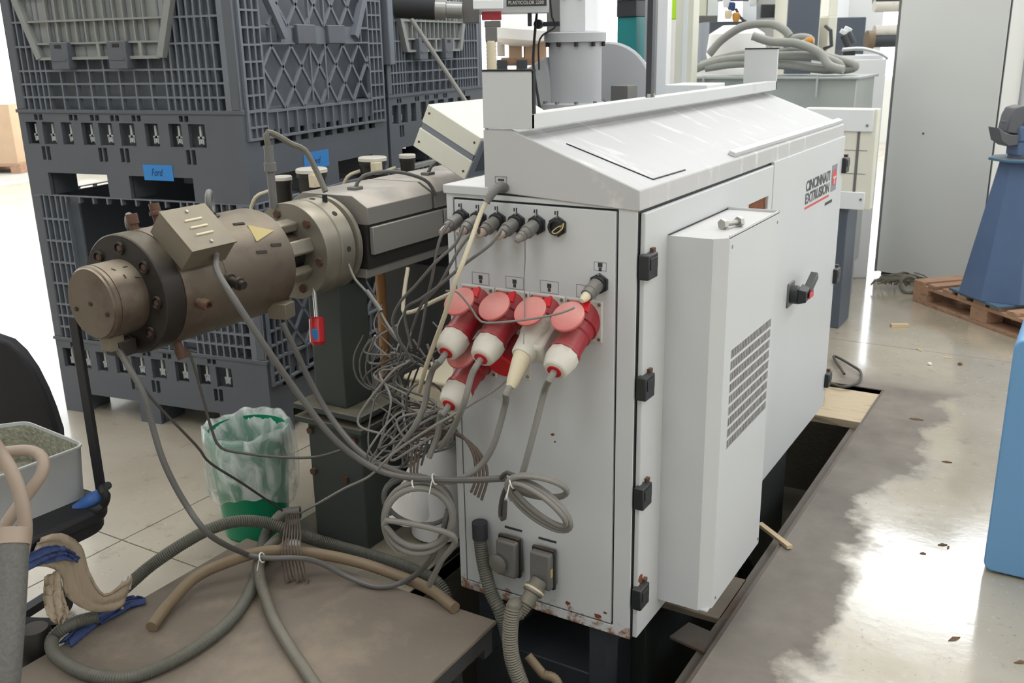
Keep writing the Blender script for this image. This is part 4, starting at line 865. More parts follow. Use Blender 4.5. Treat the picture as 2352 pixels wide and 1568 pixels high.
# ------------------------------------------------------------------ waste can with plastic liner
can = thing('waste_can', 'green plastic waste can with a translucent white bag folded over the rim', 'waste can', (-0.955, 0.10, 0))
CX, CY = -0.955, 0.10
G().lathe([(0.105, 0.0), (0.112, 0.005), (0.138, 0.375), (0.145, 0.38), (0.145, 0.386), (0.135, 0.386), (0.108, 0.012), (0.0, 0.012)], (CX, CY, 0), (0, 0, 1), 40, cap0=True, cap1=False).build('can_body', 'can_green', can)
def wob(a, k): return 0.5*math.sin(3*a+k)+0.3*math.sin(7*a+1.7*k)+0.25*math.sin(13*a+0.6*k)
g = G(); n = 90; prof = [(0.095, 0.05, 0.3), (0.112, 0.20, 0.9), (0.126, 0.34, 1.0), (0.139, 0.402, 0.7), (0.150, 0.406, 0.7), (0.157, 0.36, 1.0), (0.160, 0.28, 1.6), (0.155, 0.20, 1.8), (0.142, 0.15, 1.3)]
vs = []
for j, (r, z, am) in enumerate(prof):
    for i in range(n):
        a = 2*PI*i/n; rr = r + 0.006*am*wob(a, j*0.9); zz = z + (0.014*wob(a*1.0, 2.0) if j in (3, 4) else 0.010*am*wob(a, 0.4+j*0.3)) - (0.03*math.sin(2*a+0.5) if j >= 7 else 0)
        vs.append((CX+rr*math.cos(a), CY+rr*math.sin(a), zz))
g.add(vs, [(j*n+i, j*n+(i+1) % n, (j+1)*n+(i+1) % n, (j+1)*n+i) for j in range(len(prof)-1) for i in range(n)])
g.build('bag_liner', 'can_liner', can, angle=180)

# ------------------------------------------------------------------ plugs and their cables
AXP = Vector((0, -math.cos(0.52), -math.sin(0.52)))
def power_plug(x, z, label, path, white=False):
    o = Vector((x, -0.006, z)) + AXP*0.026
    t = thing('power_plug', label, 'plug', tuple(o), None)
    if white:
        G().lathe([(0.040, 0), (0.040, 0.05), (0.034, 0.07), (0.030, 0.12), (0.026, 0.125)], o, AXP, 24).build('plug_body', 'white_plastic', t)
        G().obox(o+AXP*0.05+Vector((0.012, 0, -0.012)), (0.075, 0.10, 0.06), RX(0.52)).build('plug_shoulder', 'white_plastic', t, bevel=0.01)
        e = o+AXP*0.12; ax2 = Vector((-0.1, -0.55, -0.83)).normalized()
        G().lathe([(0.024, -0.01), (0.022, 0.02), (0.016, 0.07), (0.012, 0.085)], e, ax2, 18).build('cable_boot', 'cream_plastic', t); e = e+ax2*0.08
    else:
        G().lathe([(0.041, 0), (0.041, 0.03), (0.037, 0.034), (0.037, 0.085), (0.040, 0.088), (0.040, 0.097)], o, AXP, 28).build('plug_body', 'red_plastic', t)
        G().lathe([(0.040, 0.096), (0.041, 0.115), (0.036, 0.135), (0.031, 0.150), (0.026, 0.153)], o, AXP, 10).build('gland_nut', 'white_plastic', t, bevel=0.003)
        G().lathe([(0.0185, 0.150), (0.0185, 0.1555), (0.010, 0.1555)], o, AXP, 18).build('gland_insert', 'red_bright', t)
        e = o+AXP*0.154
    cable('plug_cable', [e, e+AXP*0.03]+path, 0.0085, 'cable_light', t, 10)
    return t
power_plug(SOCK[0], 0.985, 'red power plug with white gland in the upper socket nearest the barrel', [atd(993, 850, 2.56), atd(982, 890, 2.58), atd(975, 930, 2.6), atd(955, 975, 2.62), atd(930, 1010, 2.66)])
power_plug(SOCK[1], 0.985, 'red power plug with white gland between the leftmost red plug and the white plug', [atd(1082, 865, 2.41), atd(1066, 925, 2.42), atd(1040, 985, 2.52), atd(1010, 1030, 2.62)])
power_plug(SOCK[2], 0.985, 'white power plug with cream cable boot among the red plugs', [atd(1160, 930, 2.43), atd(1132, 1025, 2.47), atd(1092, 1080, 2.51), atd(1035, 1106, 2.54), atd(990, 1098, 2.56)], True)
power_plug(SOCK[3], 0.985, 'red power plug with white gland below the single round socket', [atd(1250, 900, 2.37), atd(1228, 985, 2.39), atd(1205, 1070, 2.42), atd(1195, 1100, 2.43)])
power_plug(0.098, 0.842, 'red power plug with white gland in the lower socket row', [atd(1012, 950, 2.56), atd(1005, 1000, 2.6), atd(985, 1050, 2.62)])
# signal connectors in the top row
LAB = ['grey signal connector in the first socket of the top row, by the panel edge', 'grey signal connector behind the cream cable in the top row', 'grey signal connector third from the panel edge in the top row', 'grey signal connector fourth from the panel edge in the top row', 'pale grey ribbed signal connector without a cable in the top row']
PTH = [[aty(1033, 510, -0.10), aty(1012, 545, -0.13), aty(1001, 590, -0.14), aty(992, 640, -0.14), aty(980, 690, -0.13), aty(972, 740, -0.12), aty(960, 800, -0.1)],
       [aty(1063, 520, -0.10), aty(1046, 560, -0.13), aty(1000, 603, -0.16), aty(955, 655, -0.16), aty(918, 695, -0.14), aty(902, 740, -0.12), aty(925, 795, -0.10), aty(950, 830, -0.08)],
       [aty(1097, 522, -0.10), aty(1062, 562, -0.13), aty(1036, 605, -0.15), aty(1005, 660, -0.15), aty(968, 700, -0.13), aty(945, 760, -0.1)],
       [aty(1150, 528, -0.10), aty(1128, 560, -0.13), aty(1062, 610, -0.17), aty(1010, 655, -0.17), aty(968, 685, -0.15), aty(930, 715, -0.12), aty(945, 800, -0.1)], None]
for i, x in enumerate(ROW[:5]):
    d = Vector((-0.12, -0.93, -0.34)).normalized(); o = Vector((x, -0.018, 1.216))
    t = thing('signal_connector', LAB[i], 'connector', tuple(o))
    G().lathe([(0.0165, 0), (0.0165, 0.022), (0.0185, 0.023), (0.0185, 0.034), (0.015, 0.036), (0.0145, 0.05)], o, d, 18).build('connector_shell', 'grey_plastic', t)
    if PTH[i]:
        G().lathe([(0.011, 0.044), (0.010, 0.06), (0.0075, 0.075)], o, d, 12).build('cable_boot', 'boot_beige', t)
        cable('connector_cable', [o+d*0.07]+PTH[i], 0.0042, 'cable_grey', t, 8)
    else:
        G().lathe([(0.0125, 0.045), (0.0125, 0.06), (0.010, 0.061), (0.009, 0.075), (0.004, 0.08)], o, d, 14).build('cable_boot', 'cable_light', t)
t = thing('signal_connector', 'grey signal connector in the single round socket right of the panel', 'connector', (0.453, -0.018, 1.083))
d = Vector((-0.1, -0.93, -0.36)).normalized(); o = Vector((0.453, -0.018, 1.083))
G().lathe([(0.0185, 0), (0.0185, 0.03), (0.0165, 0.032), (0.0165, 0.048)], o, d, 18).build('connector_shell', 'grey_plastic', t); G().lathe([(0.012, 0.046), (0.011, 0.06), (0.006, 0.072)], o, d, 12).build('cable_boot', 'cream_plastic', t)
# yellow wire loop on the spare socket
G_ = G().tube(spline([aty(1287, 523, -0.02), aty(1294, 513, -0.03), aty(1291, 525, -0.04), aty(1277, 536, -0.05), aty(1268, 533, -0.05), aty(1280, 522, -0.03), aty(1290, 518, -0.022)], 0.004), 0.0014, 6).build('wire_loop', 'yellow_label'); tag(G_, 'small yellow wire loop hooked on the spare black socket', 'wire')
# ribbed elbow and cream cable from the hood side
t = thing('ribbed_conduit', 'grey ribbed cable elbow on the hood side feeding a cream cable', 'conduit', (0.17, -0.03, 1.29))
pts = resample(spline([aty(1160, 432, -0.006), aty(1148, 430, -0.03), aty(1134, 440, -0.05), aty(1116, 466, -0.07)], 0.003), 0.0042)
G().tube(pts, 0.012, 14, rf=lambda i, k: (0.0135 if i % 2 else 0.0112)*(1.0-0.25*i/k)).build('elbow', 'grey_plastic', t, angle=60)
cable('cream_cable', [pts[-1], aty(1104, 490, -0.09), aty(1072, 580, -0.185), aty(1045, 650, -0.22), aty(1022, 722, -0.21), aty(997, 790, -0.18), aty(976, 850, -0.15), aty(962, 900, -0.1)], 0.006, 'cable_cream', t, 10)
# cables with stories of their own
def wire(P, r, m, label, name='cable', n=8, group=None): return tag(cable(name, P, r, m, None, n), label, 'cable', group)
eB = cB+td*0.07+AY*0.02
wire([eB, atd(500, 625, 2.40), atd(540, 690, 2.38), atd(600, 782, 2.42), atd(680, 897, 2.50), atd(760, 1000, 2.56), atd(830, 1058, 2.60), atd(900, 1090, 2.60), atd(985, 1100, 2.56), atd(1080, 1102, 2.50), atd(1160, 1098, 2.44)], 0.0085, 'cable_grey', 'thick grey cable sagging from the terminal box to the cable bundle on the cabinet', 'power_cable', 10)
wire([atd(648, 742, 2.72), atd(672, 790, 2.74), atd(715, 880, 2.78), atd(765, 965, 2.78), atd(830, 1040, 2.72), atd(900, 1078, 2.66), atd(970, 1102, 2.6)], 0.0085, 'cable_grey', 'thick grey cable falling from the small box under the die head', 'power_cable', 10)
wire([atd(270, 800, 2.42), atd(300, 850, 2.4), atd(330, 905, 2.40), atd(352, 985, 2.42), atd(378, 1065, 2.44), atd(425, 1155, 2.48), atd(482, 1228, 2.52), atz(560, 1270, 0.215), atz(610, 1281, 0.224), atz(680, 1281, 0.215), atz(730, 1290, 0.185), atz(800, 1325, 0.125), atz(870, 1347, 0.112), atz(935, 1332, 0.135), atd(985, 1290, 2.68), atd(1012, 1235, 2.64), atd(1030, 1170, 2.6)], 0.008, 'cable_grey', 'long grey cable hanging from the die nose down across the platform', 'power_cable', 10)
wire([atd(285, 815, 2.42), atd(340, 905, 2.45), atd(450, 1022, 2.58), atd(482, 1062, 2.64), atd(560, 1112, 2.82), atz(648, 1172, 0.19)], 0.0038, 'cable_dark', 'thin dark lead from the die nose passing before the waste can', 'lead_wire')
wire([atd(432, 800, 2.5), atd(445, 840, 2.52), atd(465, 910, 2.55), atd(486, 985, 2.58), atd(508, 1028, 2.6), atd(570, 1042, 2.64), atd(650, 1050, 2.66), atd(725, 1049, 2.66), atd(782, 1034, 2.66)], 0.0038, 'cable_dark', 'thin dark lead dipping in front of the waste can rim', 'lead_wire')
wire([atz(690, 1178, 0.18), atd(730, 1156, 2.9), atd(790, 1122, 2.72), atd(850, 1092, 2.62), atd(905, 1040, 2.56), atd(985, 985, 2.5), atd(1080, 930, 2.46), atd(1150, 885, 2.44), atd(1180, 850, 2.42)], 0.0036, 'cable_light', 'thin pale wire rising slantwise from the conduit end to the white plug', 'lead_wire')
wire([aty(1025, 668, -0.16), aty(1052, 672, -0.2), aty(1085, 712, -0.18), aty(1105, 738, -0.17), aty(1150, 740, -0.17), aty(1235, 730, -0.16), aty(1290, 718, -0.155), aty(1320, 706, -0.14)], 0.0028, 'cable_light', 'thin pale string looped across the pink socket lids', 'string')
wire([aty(1206, 528, -0.075), aty(1206, 600, -0.06), aty(1204, 640, -0.06), aty(1205, 700, -0.1), aty(1203, 790, -0.16)], 0.0014, 'cable_light', 'dusty thread hanging from the pale ribbed connector', 'thread', 5)
wire([atd(937, 615, 2.9), atd(930, 660, 2.88), atd(926, 700, 2.86), atd(928, 716, 2.85), atd(950, 715, 2.82), atd(1000, 690, 2.78), atd(1040, 672, 2.74)], 0.0062, 'cable_cream', 'stiff cream tube end standing up beside the cabinet', 'tube')
wire([atd(800, 605, 2.95), atd(815, 640, 2.93), atd(840, 668, 2.9), atd(868, 705, 2.86), atd(890, 745, 2.84), atd(930, 800, 2.8)], 0.004, 'cable_light', 'thermocouple lead with a grey splice under the barrel', 'lead_wire')
tag(G().cyl(atd(843, 668, 2.89), atd(876, 715, 2.85), 0.007, 10).build('splice_sleeve', 'grey_plastic'), 'grey splice sleeve on the lead under the barrel', 'sleeve')
# hanging tangle between barrel and cabinet
rng_ = random.Random(11)
KNOT = [(935, 810), (900, 1010), (960, 960), (1000, 1000), (870, 1030), (930, 1050)]
TANG = 'thin grey wire in the tangle hanging between barrel and cabinet'
STARTS = [(870, 730), (880, 760), (905, 745), (945, 700), (965, 720), (925, 790), (860, 770), (990, 740), (900, 800), (950, 780), (880, 700), (975, 790)]
for i, (sx, sy) in enumerate(STARTS):
    k1 = KNOT[i % 2]; k2 = KNOT[2+i % 4]; j = lambda a: rng_.uniform(-a, a)
    P = [atd(sx+j(10), sy, 2.85+j(0.08)), atd(sx+j(45), sy+50+j(15), 2.83+j(0.06)), atd(925+j(28), 822+j(22), 2.80), atd(885+j(65), 880+j(30), 2.80+j(0.05)), atd(k2[0]+j(50), 940+j(35), 2.75+j(0.05)), atd(k2[0]+j(35), k2[1]+j(25), 2.71+j(0.04)), atd(900+j(70), 1045+j(25), 2.68), atd(970+j(60), 985+j(45), 2.68+j(0.04)), atd(1035+j(30), 960+j(30), 2.65)]
    wire(P, rng_.choice((0.0026, 0.0032, 0.0038)), rng_.choice(('cable_grey', 'cable_dark', 'cable_light')), TANG, 'tangled_wire', 6, 'tangled wires by the cabinet')
for i in range(7):      # looser loops in the tangle
    c = (rng_.uniform(895, 1000), rng_.uniform(900, 1010)); rx = rng_.uniform(35, 70); ry = rng_.uniform(30, 60); a0 = rng_.uniform(0, 6); dd = rng_.uniform(2.66, 2.84)
    P = [atd(c[0]+rx*math.cos(a0+t_*0.7), c[1]+ry*math.sin(a0+t_*0.7)+t_*2, dd+0.04*math.sin(t_)) for t_ in range(10)]
    wire(P, rng_.choice((0.003, 0.0038)), rng_.choice(('cable_dark', 'cable_grey', 'cable_brown')), 'loose loop of wire in the tangle beside the cabinet', 'wire_loop', 6, 'loose wire loops by the cabinet')
for i in range(6):      # short loops hanging at the upright column
    sx = 815+i*14; P = [atd(sx+20, 770+i*8, 2.95), atd(sx-2, 820+i*6, 2.93), atd(sx+6, 870+i*5, 2.92), atd(sx+44, 895+i*4, 2.9), atd(sx+74, 850, 2.88), atd(sx+88, 790+i*5, 2.86)]
    wire(P, 0.003, 'cable_dark', 'short dark wire loop hanging beside the pedestal column', 'wire_loop', 6, 'wire loops by the pedestal column')
for i in range(4):      # brown bundle running down at the cabinet corner
    P = [atd(960+i*6, 985+i*5, 2.66), atd(1010+i*8, 985+i*3, 2.62), atd(1060+i*7, 1000+i*6, 2.58), atd(1088+i*8, 1045+i*4, 2.57), atd(1092+i*9, 1100, 2.57), atd(1082+i*8, 1130+i*6, 2.58)]
    wire(P, 0.0042, 'cable_brown', 'brown wire of the bundle bent down in front of the cabinet corner', 'bundle_wire', 6, 'brown bundled wires')
for i in range(3): wire([atd(950+i*12, 1000+i*6, 2.68), atd(946+i*9, 1040, 2.68), atd(944+i*7, 1090, 2.66), atd(955+i*9, 1120, 2.64)], 0.004, 'cable_brown', 'brown wire hanging below the tangle knot', 'bundle_wire', 6, 'brown wires below the knot')
# tied coils
def coil(cx, cy, rx, ry, d, turns, r, m, label, rot=0.0, tail=None, lean=0.03):
    P = []
    for i in range(int(turns*14)+1):
        a = i*2*PI/14 + 2.2; k_ = i/14; x = rx*(1-0.08*k_)*math.cos(a); y = ry*(1-0.16*k_)*math.sin(a)
        P.append(atd(cx+x*math.cos(rot)-y*math.sin(rot)+4*math.sin(k_*5), cy+x*math.sin(rot)+y*math.cos(rot), d-0.012*k_+lean*math.sin(a)))
    if tail: P += tail
    return wire(P, r, m, label, 'cable_coil', 10)
coil(962, 1192, 84, 92, 2.62, 2.15, 0.0085, 'cable_light', 'round coil of pale cable hanging in front of the drum', tail=[atd(1040, 1230, 2.58), atd(1012, 1290, 2.66), atd(985, 1345, 2.74)])
coil(960, 1150, 84, 60, 2.66, 1.3, 0.0065, 'cable_grey', 'smaller grey cable loop behind the round coil', 0.3)
coil(1236, 1118, 72, 26, 2.40, 2.2, 0.0065, 'cable_light', 'pale cable loop tied in the upper bundle on the end panel', 0.2)
coil(1238, 1160, 94, 34, 2.41, 3.1, 0.0065, 'cable_light', 'long pale cable coil sagging on the end panel', 0.66)
wire([atd(1150, 1098, 2.44), atd(1165, 1085, 2.42), atd(1190, 1100, 2.41), atd(1165, 1115, 2.43), atd(1152, 1150, 2.46), atd(1150, 1185, 2.48), atd(1158, 1190, 2.47), atd(1160, 1150, 2.46)], 0.006, 'cable_dark', 'dark cable end hanging below the tied bundle on the panel', 'cable_end')
for px, py, d in ((1176, 1108, 2.385), (998, 1100, 2.55), (952, 1112, 2.58), (602, 1280, 2.47)):
    c = atz(px, py, 0.224) if px == 602 else atd(px, py, d); o = thing('cable_tie', {1176: 'white cable tie around the bundle on the end panel', 998: 'white cable tie at the right of the round coil top', 952: 'white cable tie at the left of the round coil top', 602: 'white cable tie on the cable crossing the platform hoses'}[px], 'cable tie', tuple(c))
    G().torus(c, (0.8, 0.3, 0.3), 0.014, 0.0022, 18, 6).build('tie_loop', 'tie_white', o); G().bar(c+Vector((0, -0.012, 0)), c+Vector((-0.005, -0.02, -0.035)), 0.004, 0.0015).build('tie_tail', 'tie_white', o)
# ------------------------------------------------------------------ hoses on the platform
ZP = 0.1
def hose(P, r, m, label, name='corrugated_hose'): return tag(corrugated(name, P, r, m), label, 'hose')
r = 0.0185
hose([atz(285, 1352, ZP+r), atz(345, 1300, ZP+0.05), atz(410, 1255, ZP+0.10), atz(480, 1216, ZP+0.13), atz(545, 1197, ZP+0.13), atz(610, 1200, ZP+0.10), atz(670, 1220, ZP+0.065), atz(740, 1244, 0.10), atz(830, 1268, 0.075), atz(940, 1304, 0.055), atz(1010, 1343, 0.03), (-0.08, 0.05, -0.06), (-0.05, 0.03, -0.3)], r, 'hose_green', 'grey-green ribbed hose arching over the back of the platform')
r = 0.017
tag(cable('rubber_hose', [atz(348, 1440, ZP+r), atz(390, 1385, ZP+r+0.008), atz(450, 1325, ZP+0.05), atz(530, 1288, ZP+0.082), atz(615, 1265, ZP+0.096), atz(720, 1270, ZP+0.07), atz(820, 1290, ZP+0.035), atz(905, 1318, ZP+r+0.003), atz(985, 1352, ZP+r+0.003), atz(1045, 1396, ZP+r)], r, 'hose_brown', None, 14), 'smooth brown rubber hose with its cut end on the platform', 'hose')
hose([atz(640, 1196, 0.15), atz(618, 1214, 0.14), atz(605, 1245, 0.124), atz(597, 1290, ZP+r+0.002), atz(578, 1350, ZP+r+0.002), atz(540, 1412, ZP+r+0.002), atz(475, 1470, ZP+r+0.002), atz(380, 1526, ZP+r+0.002), atz(285, 1556, ZP+r+0.002), atz(195, 1545, ZP+r+0.002), atz(128, 1505, ZP+r+0.004), atz(122, 1465, ZP+0.03), atz(165, 1432, ZP+0.055), atz(225, 1414, ZP+0.05)], r, 'hose_green', 'grey-green ribbed hose bent in a wide U across the platform')
hose([atz(652, 1226, 0.118), atz(626, 1248, 0.145), atz(596, 1285, 0.157), atz(596, 1325, 0.15), atz(610, 1372, 0.13), atz(630, 1425, ZP+r+0.002), atz(668, 1490, ZP+r+0.001), atz(708, 1550, ZP+r+0.001), atz(740, 1600, ZP+r+0.001), atz(800, 1690, ZP+r+0.001)], r*0.95, 'hose_grey', 'grey hose running from the crossing towards the platform front edge')
t = thing('conduit_end', 'stubby grey conduit mouth with wires spilling out behind the platform', 'conduit', tuple(atz(670, 1180, 0.16)))
G().tube(spline([atz(630, 1202, 0.15), atz(650, 1182, 0.165), atz(690, 1176, 0.17)], 0.01), 0.021, 12).build('mouth', 'grey_plastic', t)
for i in range(7):
    x0 = 652+i*6; cable('loose_wire', [atz(660+i*4, 1180, 0.175), atz(x0+2, 1212, 0.205), atz(x0-4+i, 1262, 0.215), atz(x0+i*2-2, 1300, 0.15), atz(x0+6+i*2, 1338-4*(i % 3), 0.106), atz(x0+15+i, 1330, 0.106)], 0.0026, 'cable_brown', t, 6)
tag(G().lathe([(0.001, -0.022), (0.016, -0.014), (0.021, 0), (0.016, 0.014), (0.001, 0.022)], atz(676, 1252, ZP+0.0215), (0.2, 0, 1), 16).build('white_ball', 'tie_white'), 'small white knob lying behind the crossing hoses', 'knob')
# hoses at the cabinet foot
hose([aty(1103, 1212, -0.03), aty(1104, 1250, -0.035), aty(1112, 1300, -0.05), aty(1128, 1360, -0.07), aty(1152, 1412, -0.08), (0.21, -0.06, -0.02), (0.26, -0.05, -0.2), (0.33, -0.1, -0.45), (0.4, -0.2, -0.6)], 0.019, 'hose_green', 'dark green hose dropping from the end panel into the pit')
tag(G().lathe([(0.023, 0), (0.023, 0.05)], aty(1103, 1235, -0.032), (0, 0, 1), 18).build('hose_sleeve', 'charcoal'), 'dark sleeve on the top of the green hose by the panel', 'sleeve')
pG = Vector((0.300, -0.05, 0.235))
t = thing('gland_elbow', 'grey metal gland below the right heavy connector', 'gland', tuple(pG))
G().lathe([(0.024, 0), (0.024, 0.02), (0.029, 0.021), (0.029, 0.04), (0.022, 0.042), (0.021, 0.075)], pG, (-0.15, -0.7, -0.6), 18).build('gland_body', 'hose_grey', t)
G().torus(pG+Vector((-0.15, -0.7, -0.6)).normalized()*0.03, (-0.15, -0.7, -0.6), 0.027, 0.004, 24, 8).build('clamp_ring', 'cream_plastic', t)
e = pG+Vector((-0.15, -0.7, -0.6)).normalized()*0.06
hose([e, e+Vector((-0.02, -0.03, -0.035)), aty(1180, 1390, -0.14), aty(1172, 1450, -0.16), aty(1176, 1510, -0.17), aty(1200, 1580, -0.17), aty(1240, 1680, -0.16), (0.38, -0.1, -0.45), (0.42, 0.0, -0.61)], 0.021, 'hose_grey', 'grey ribbed hose curving down from the metal gland')
hose([aty(1212, 1505, -0.1), aty(1245, 1545, -0.1), aty(1290, 1600, -0.1), (0.45, -0.15, -0.5)], 0.013, 'hose_brown', 'thin brown hose beside the grey ribbed hose in the pit')
# white tubs and drum behind the tangle
t = thing('plastic_drum', 'pale grey plastic drum standing behind the round coil', 'drum', (-0.335, 0.36, 0.025))
G().lathe([(0.08, 0.0), (0.098, 0.01), (0.10, 0.20), (0.095, 0.32), (0.07, 0.37), (0.045, 0.385)], (-0.335, 0.36, 0.025), (0, 0, 1), 30).build('drum_body', 'bag_white', t)
t = thing('white_tub', 'cream square tub seen through the wire tangle', 'tub', (-0.34, 0.36, 0.45))
G().box(-0.40, -0.16, 0.30, 0.56, 0.46, 0.60).build('tub_body', 'cream_plastic', t, bevel=0.02); G().box(-0.41, -0.15, 0.29, 0.57, 0.60, 0.615).build('tub_rim', 'cream_plastic', t, bevel=0.006)
G().box(-0.42, -0.10, 0.28, 0.62, 0.43, 0.46).build('tub_shelf', 'charcoal', t)
for x in (-0.405, -0.235): G().box(x-0.01, x+0.01, 0.5, 0.61, 0.0, 0.43).build('shelf_leg', 'charcoal', t)
tag(G().lathe([(0.062, 0), (0.05, 0.07), (0.03, 0.11), (0.02, 0.16)], atd(938, 1165, 2.9)-Vector((0, 0, 0.02)), (0.25, -0.1, 1), 26).build('plastic_funnel', 'bag_white'), 'white plastic funnel lying behind the cable coil', 'funnel')

# ------------------------------------------------------------------ chair with tray, hoses and rags at the left edge
ch = thing('work_chair', 'blue seated work chair with black back and tall black upright', 'chair', (-0.95, -0.75, 0))
SZ = 0.50
def rounded(cx, cy, wx, wy, r, n=6):
    P = []
    for sx, sy, a0 in ((1, 1, 0), (-1, 1, PI/2), (-1, -1, PI), (1, -1, 1.5*PI)):
        for i in range(n+1): a = a0+i*PI/2/n; P.append((cx+sx*(wx/2-r)+r*math.cos(a), cy+sy*(wy/2-r)+r*math.sin(a)))
    return P
cxs, cys = -0.955, -0.80
RC = 0.0
def rc(a, b, t):
    return (a, b, t)
G().prism(rounded(cxs, cys, 0.44, 0.44, 0.09), rc, SZ-0.08, SZ-0.036).build('seat', 'chair_black', ch, bevel=0.012, seg=3)
G().prism(rounded(cxs, cys, 0.42, 0.42, 0.09), rc, SZ-0.11, SZ-0.078).build('seat_pan', 'chair_black', ch, bevel=0.004)
pb_ = atd(238, 1140, 2.55)
g = G().tube(spline([(-0.80, -0.64, SZ-0.05), atz(215, 1172, SZ-0.04), atz(236, 1160, SZ-0.03), atz(244, 1138, SZ-0.0), atz(234, 1124, SZ+0.015), (-0.79, -0.575, SZ-0.01)], 0.008), 0.012, 10); g.build('arm_loop', 'chair_black', ch)
g = G().tube(spline([atz(172, 1170, SZ-0.045), atz(190, 1160, SZ-0.035), atz(215, 1146, SZ-0.02), atz(243, 1134, SZ-0.015)], 0.006), 0.02, 14, rf=lambda i, k: 0.014+0.007*min(1, i/(k*0.5)) if i < k-2 else 0.014); g.build('arm_pad', 'chair_blue', ch)
pt_ = atz(230, 1112, SZ+0.01)
G().box(pt_.x-0.017, pt_.x+0.017, pt_.y-0.006, pt_.y+0.006, SZ-0.03, 0.99).build('upright_bar', 'chair_black', ch, bevel=0.002)
bpts = [(-90, 772), (-20, 772), (20, 786), (48, 812), (76, 852), (100, 900), (118, 945), (134, 995), (140, 1090), (-110, 1090)]
rbk = Vector((fwd.x, fwd.y, 0)).normalized(); q0_ = atd(100, 950, 3.0)
def onback(px, py): d_ = ray(px, py); return CAM + d_*((q0_-CAM).dot(rbk)/d_.dot(rbk))
BP = [onback(*p_) for p_ in bpts]; nb = len(BP)
G().add(BP+[p_+rbk*0.05 for p_ in BP], [tuple(range(nb)), tuple(range(2*nb-1, nb-1, -1))]+[(i, nb+i, nb+(i+1) % nb, (i+1) % nb) for i in range(nb)]).build('backrest', 'chair_black', ch, bevel=0.012, seg=3)
bq = (BP[4]+BP[8]+BP[9])/3; G().tube(spline([(cxs, cys+0.1, SZ-0.095), (cxs-0.1, cys+0.30, SZ-0.09), (bq.x, bq.y+0.04, SZ-0.02), (bq.x, bq.y+0.045, SZ+0.2)], 0.02), 0.018, 10).build('back_bracket', 'chair_black', ch)
G().cyl((cxs-0.065, cys, 0.09), (cxs-0.065, cys, SZ-0.10), 0.028, 16).build('gas_column', 'chair_black', ch)
for i in range(5):
    a = PI/5+i*2*PI/5; e2 = Vector((cxs-0.065+0.225*math.cos(a), cys+0.225*math.sin(a), 0.075))
    G().bar((cxs-0.065, cys, 0.10), e2, 0.035, 0.025).build('leg', 'chair_black', ch); G().lathe([(0.026, -0.018), (0.026, 0.018)], e2-Vector((0, 0, 0.047)), (math.sin(a), -math.cos(a), 0), 16).build('caster', 'black_rubber', ch)
# the tray on the seat
tr = thing('parts_tray', 'pale grey open tray with pellet-speckled inside standing on the chair', 'tray', (-1.0, -0.8, SZ-0.012))
P0 = [atz(195, 1022, SZ+0.118), atz(62, 969, SZ+0.118), atz(-70, 985, SZ+0.118), atz(-40, 1108, SZ+0.118)]
cx_ = sum((p.x for p in P0), 0)/4; cy_ = sum((p.y for p in P0), 0)/4
def rquad(sc, z, n=5, rr=0.12):
    pts = []
    for i in range(4):
        p = P0[i]; a = P0[i-1]; b = P0[(i+1) % 4]
        c = Vector((cx_+(p.x-cx_)*sc, cy_+(p.y-cy_)*sc, z)); da = (Vector((a.x, a.y, 0))-Vector((p.x, p.y, 0))); db = (Vector((b.x, b.y, 0))-Vector((p.x, p.y, 0)))
        for k_ in range(n+1):
            t_ = k_/n; s0 = c+da*rr; s1 = c+db*rr
            pts.append(s0*(1-t_)**2+c*2*t_*(1-t_)+s1*t_**2)
    return pts
rings = [rquad(0.93, SZ-0.037), rquad(1.0, SZ+0.112), rquad(1.02, SZ+0.115), rquad(1.02, SZ+0.121), rquad(0.985, SZ+0.121), rquad(0.975, SZ+0.112)]
N_ = len(rings[0]); g = G(); g.add([p for r_ in rings for p in r_], [(j*N_+i, j*N_+(i+1) % N_, (j+1)*N_+(i+1) % N_, (j+1)*N_+i) for j in range(len(rings)-1) for i in range(N_)]+[tuple(range(N_-1, -1, -1))]); g.build('tray_shell', 'tray_grey', tr, angle=50)
rings = [rquad(0.975, SZ+0.112), rquad(0.92, SZ+0.0)]
g = G(); g.add([p for r_ in rings for p in r_], [(i, (i+1) % N_, N_+(i+1) % N_, N_+i) for i in range(N_)]+[tuple(range(N_, 2*N_))]); g.build('pellet_crust', 'pellets', tr, angle=50)
# beige tube and braided hose in front of the tray
tag(cable('rubber_tube', [atd(-150, 1075, 2.16), atd(-110, 985, 2.05), atd(-50, 975, 2.0), atd(0, 1040, 2.02), atd(30, 1090, 2.02), atd(50, 1150, 2.02), atd(58, 1220, 2.02), atd(45, 1290, 2.02), atd(15, 1350, 2.04), atd(-40, 1420, 2.06), (-0.62, -1.15, 0.30), (-0.72, -1.17, 0.16), (-0.80, -1.2, 0.13), (-0.90, -1.22, 0.05), (-1.0, -1.25, 0.0145), (-1.2, -1.25, 0.0145)], 0.0145, 'hose_beige', None, 14), 'beige rubber tube arching down in front of the tray', 'tube')
tag(cable('rubber_tube', [atd(-120, 1110, 2.2), atd(-40, 1050, 2.15), atd(30, 1036, 2.14), atd(75, 1036, 2.13), atd(98, 1052, 2.11), atd(97, 1085, 2.10), atd(75, 1120, 2.09), atd(40, 1165, 2.08), atd(5, 1215, 2.07), atd(-50, 1285, 2.07), (-0.60, -1.2, 0.40), (-0.70, -1.28, 0.2), (-0.80, -1.32, 0.13), (-0.92, -1.35, 0.05), (-1.05, -1.36, 0.013), (-1.25, -1.35, 0.013)], 0.013, 'hose_beige', None, 14), 'beige rubber tube bent over the tray rim', 'tube')
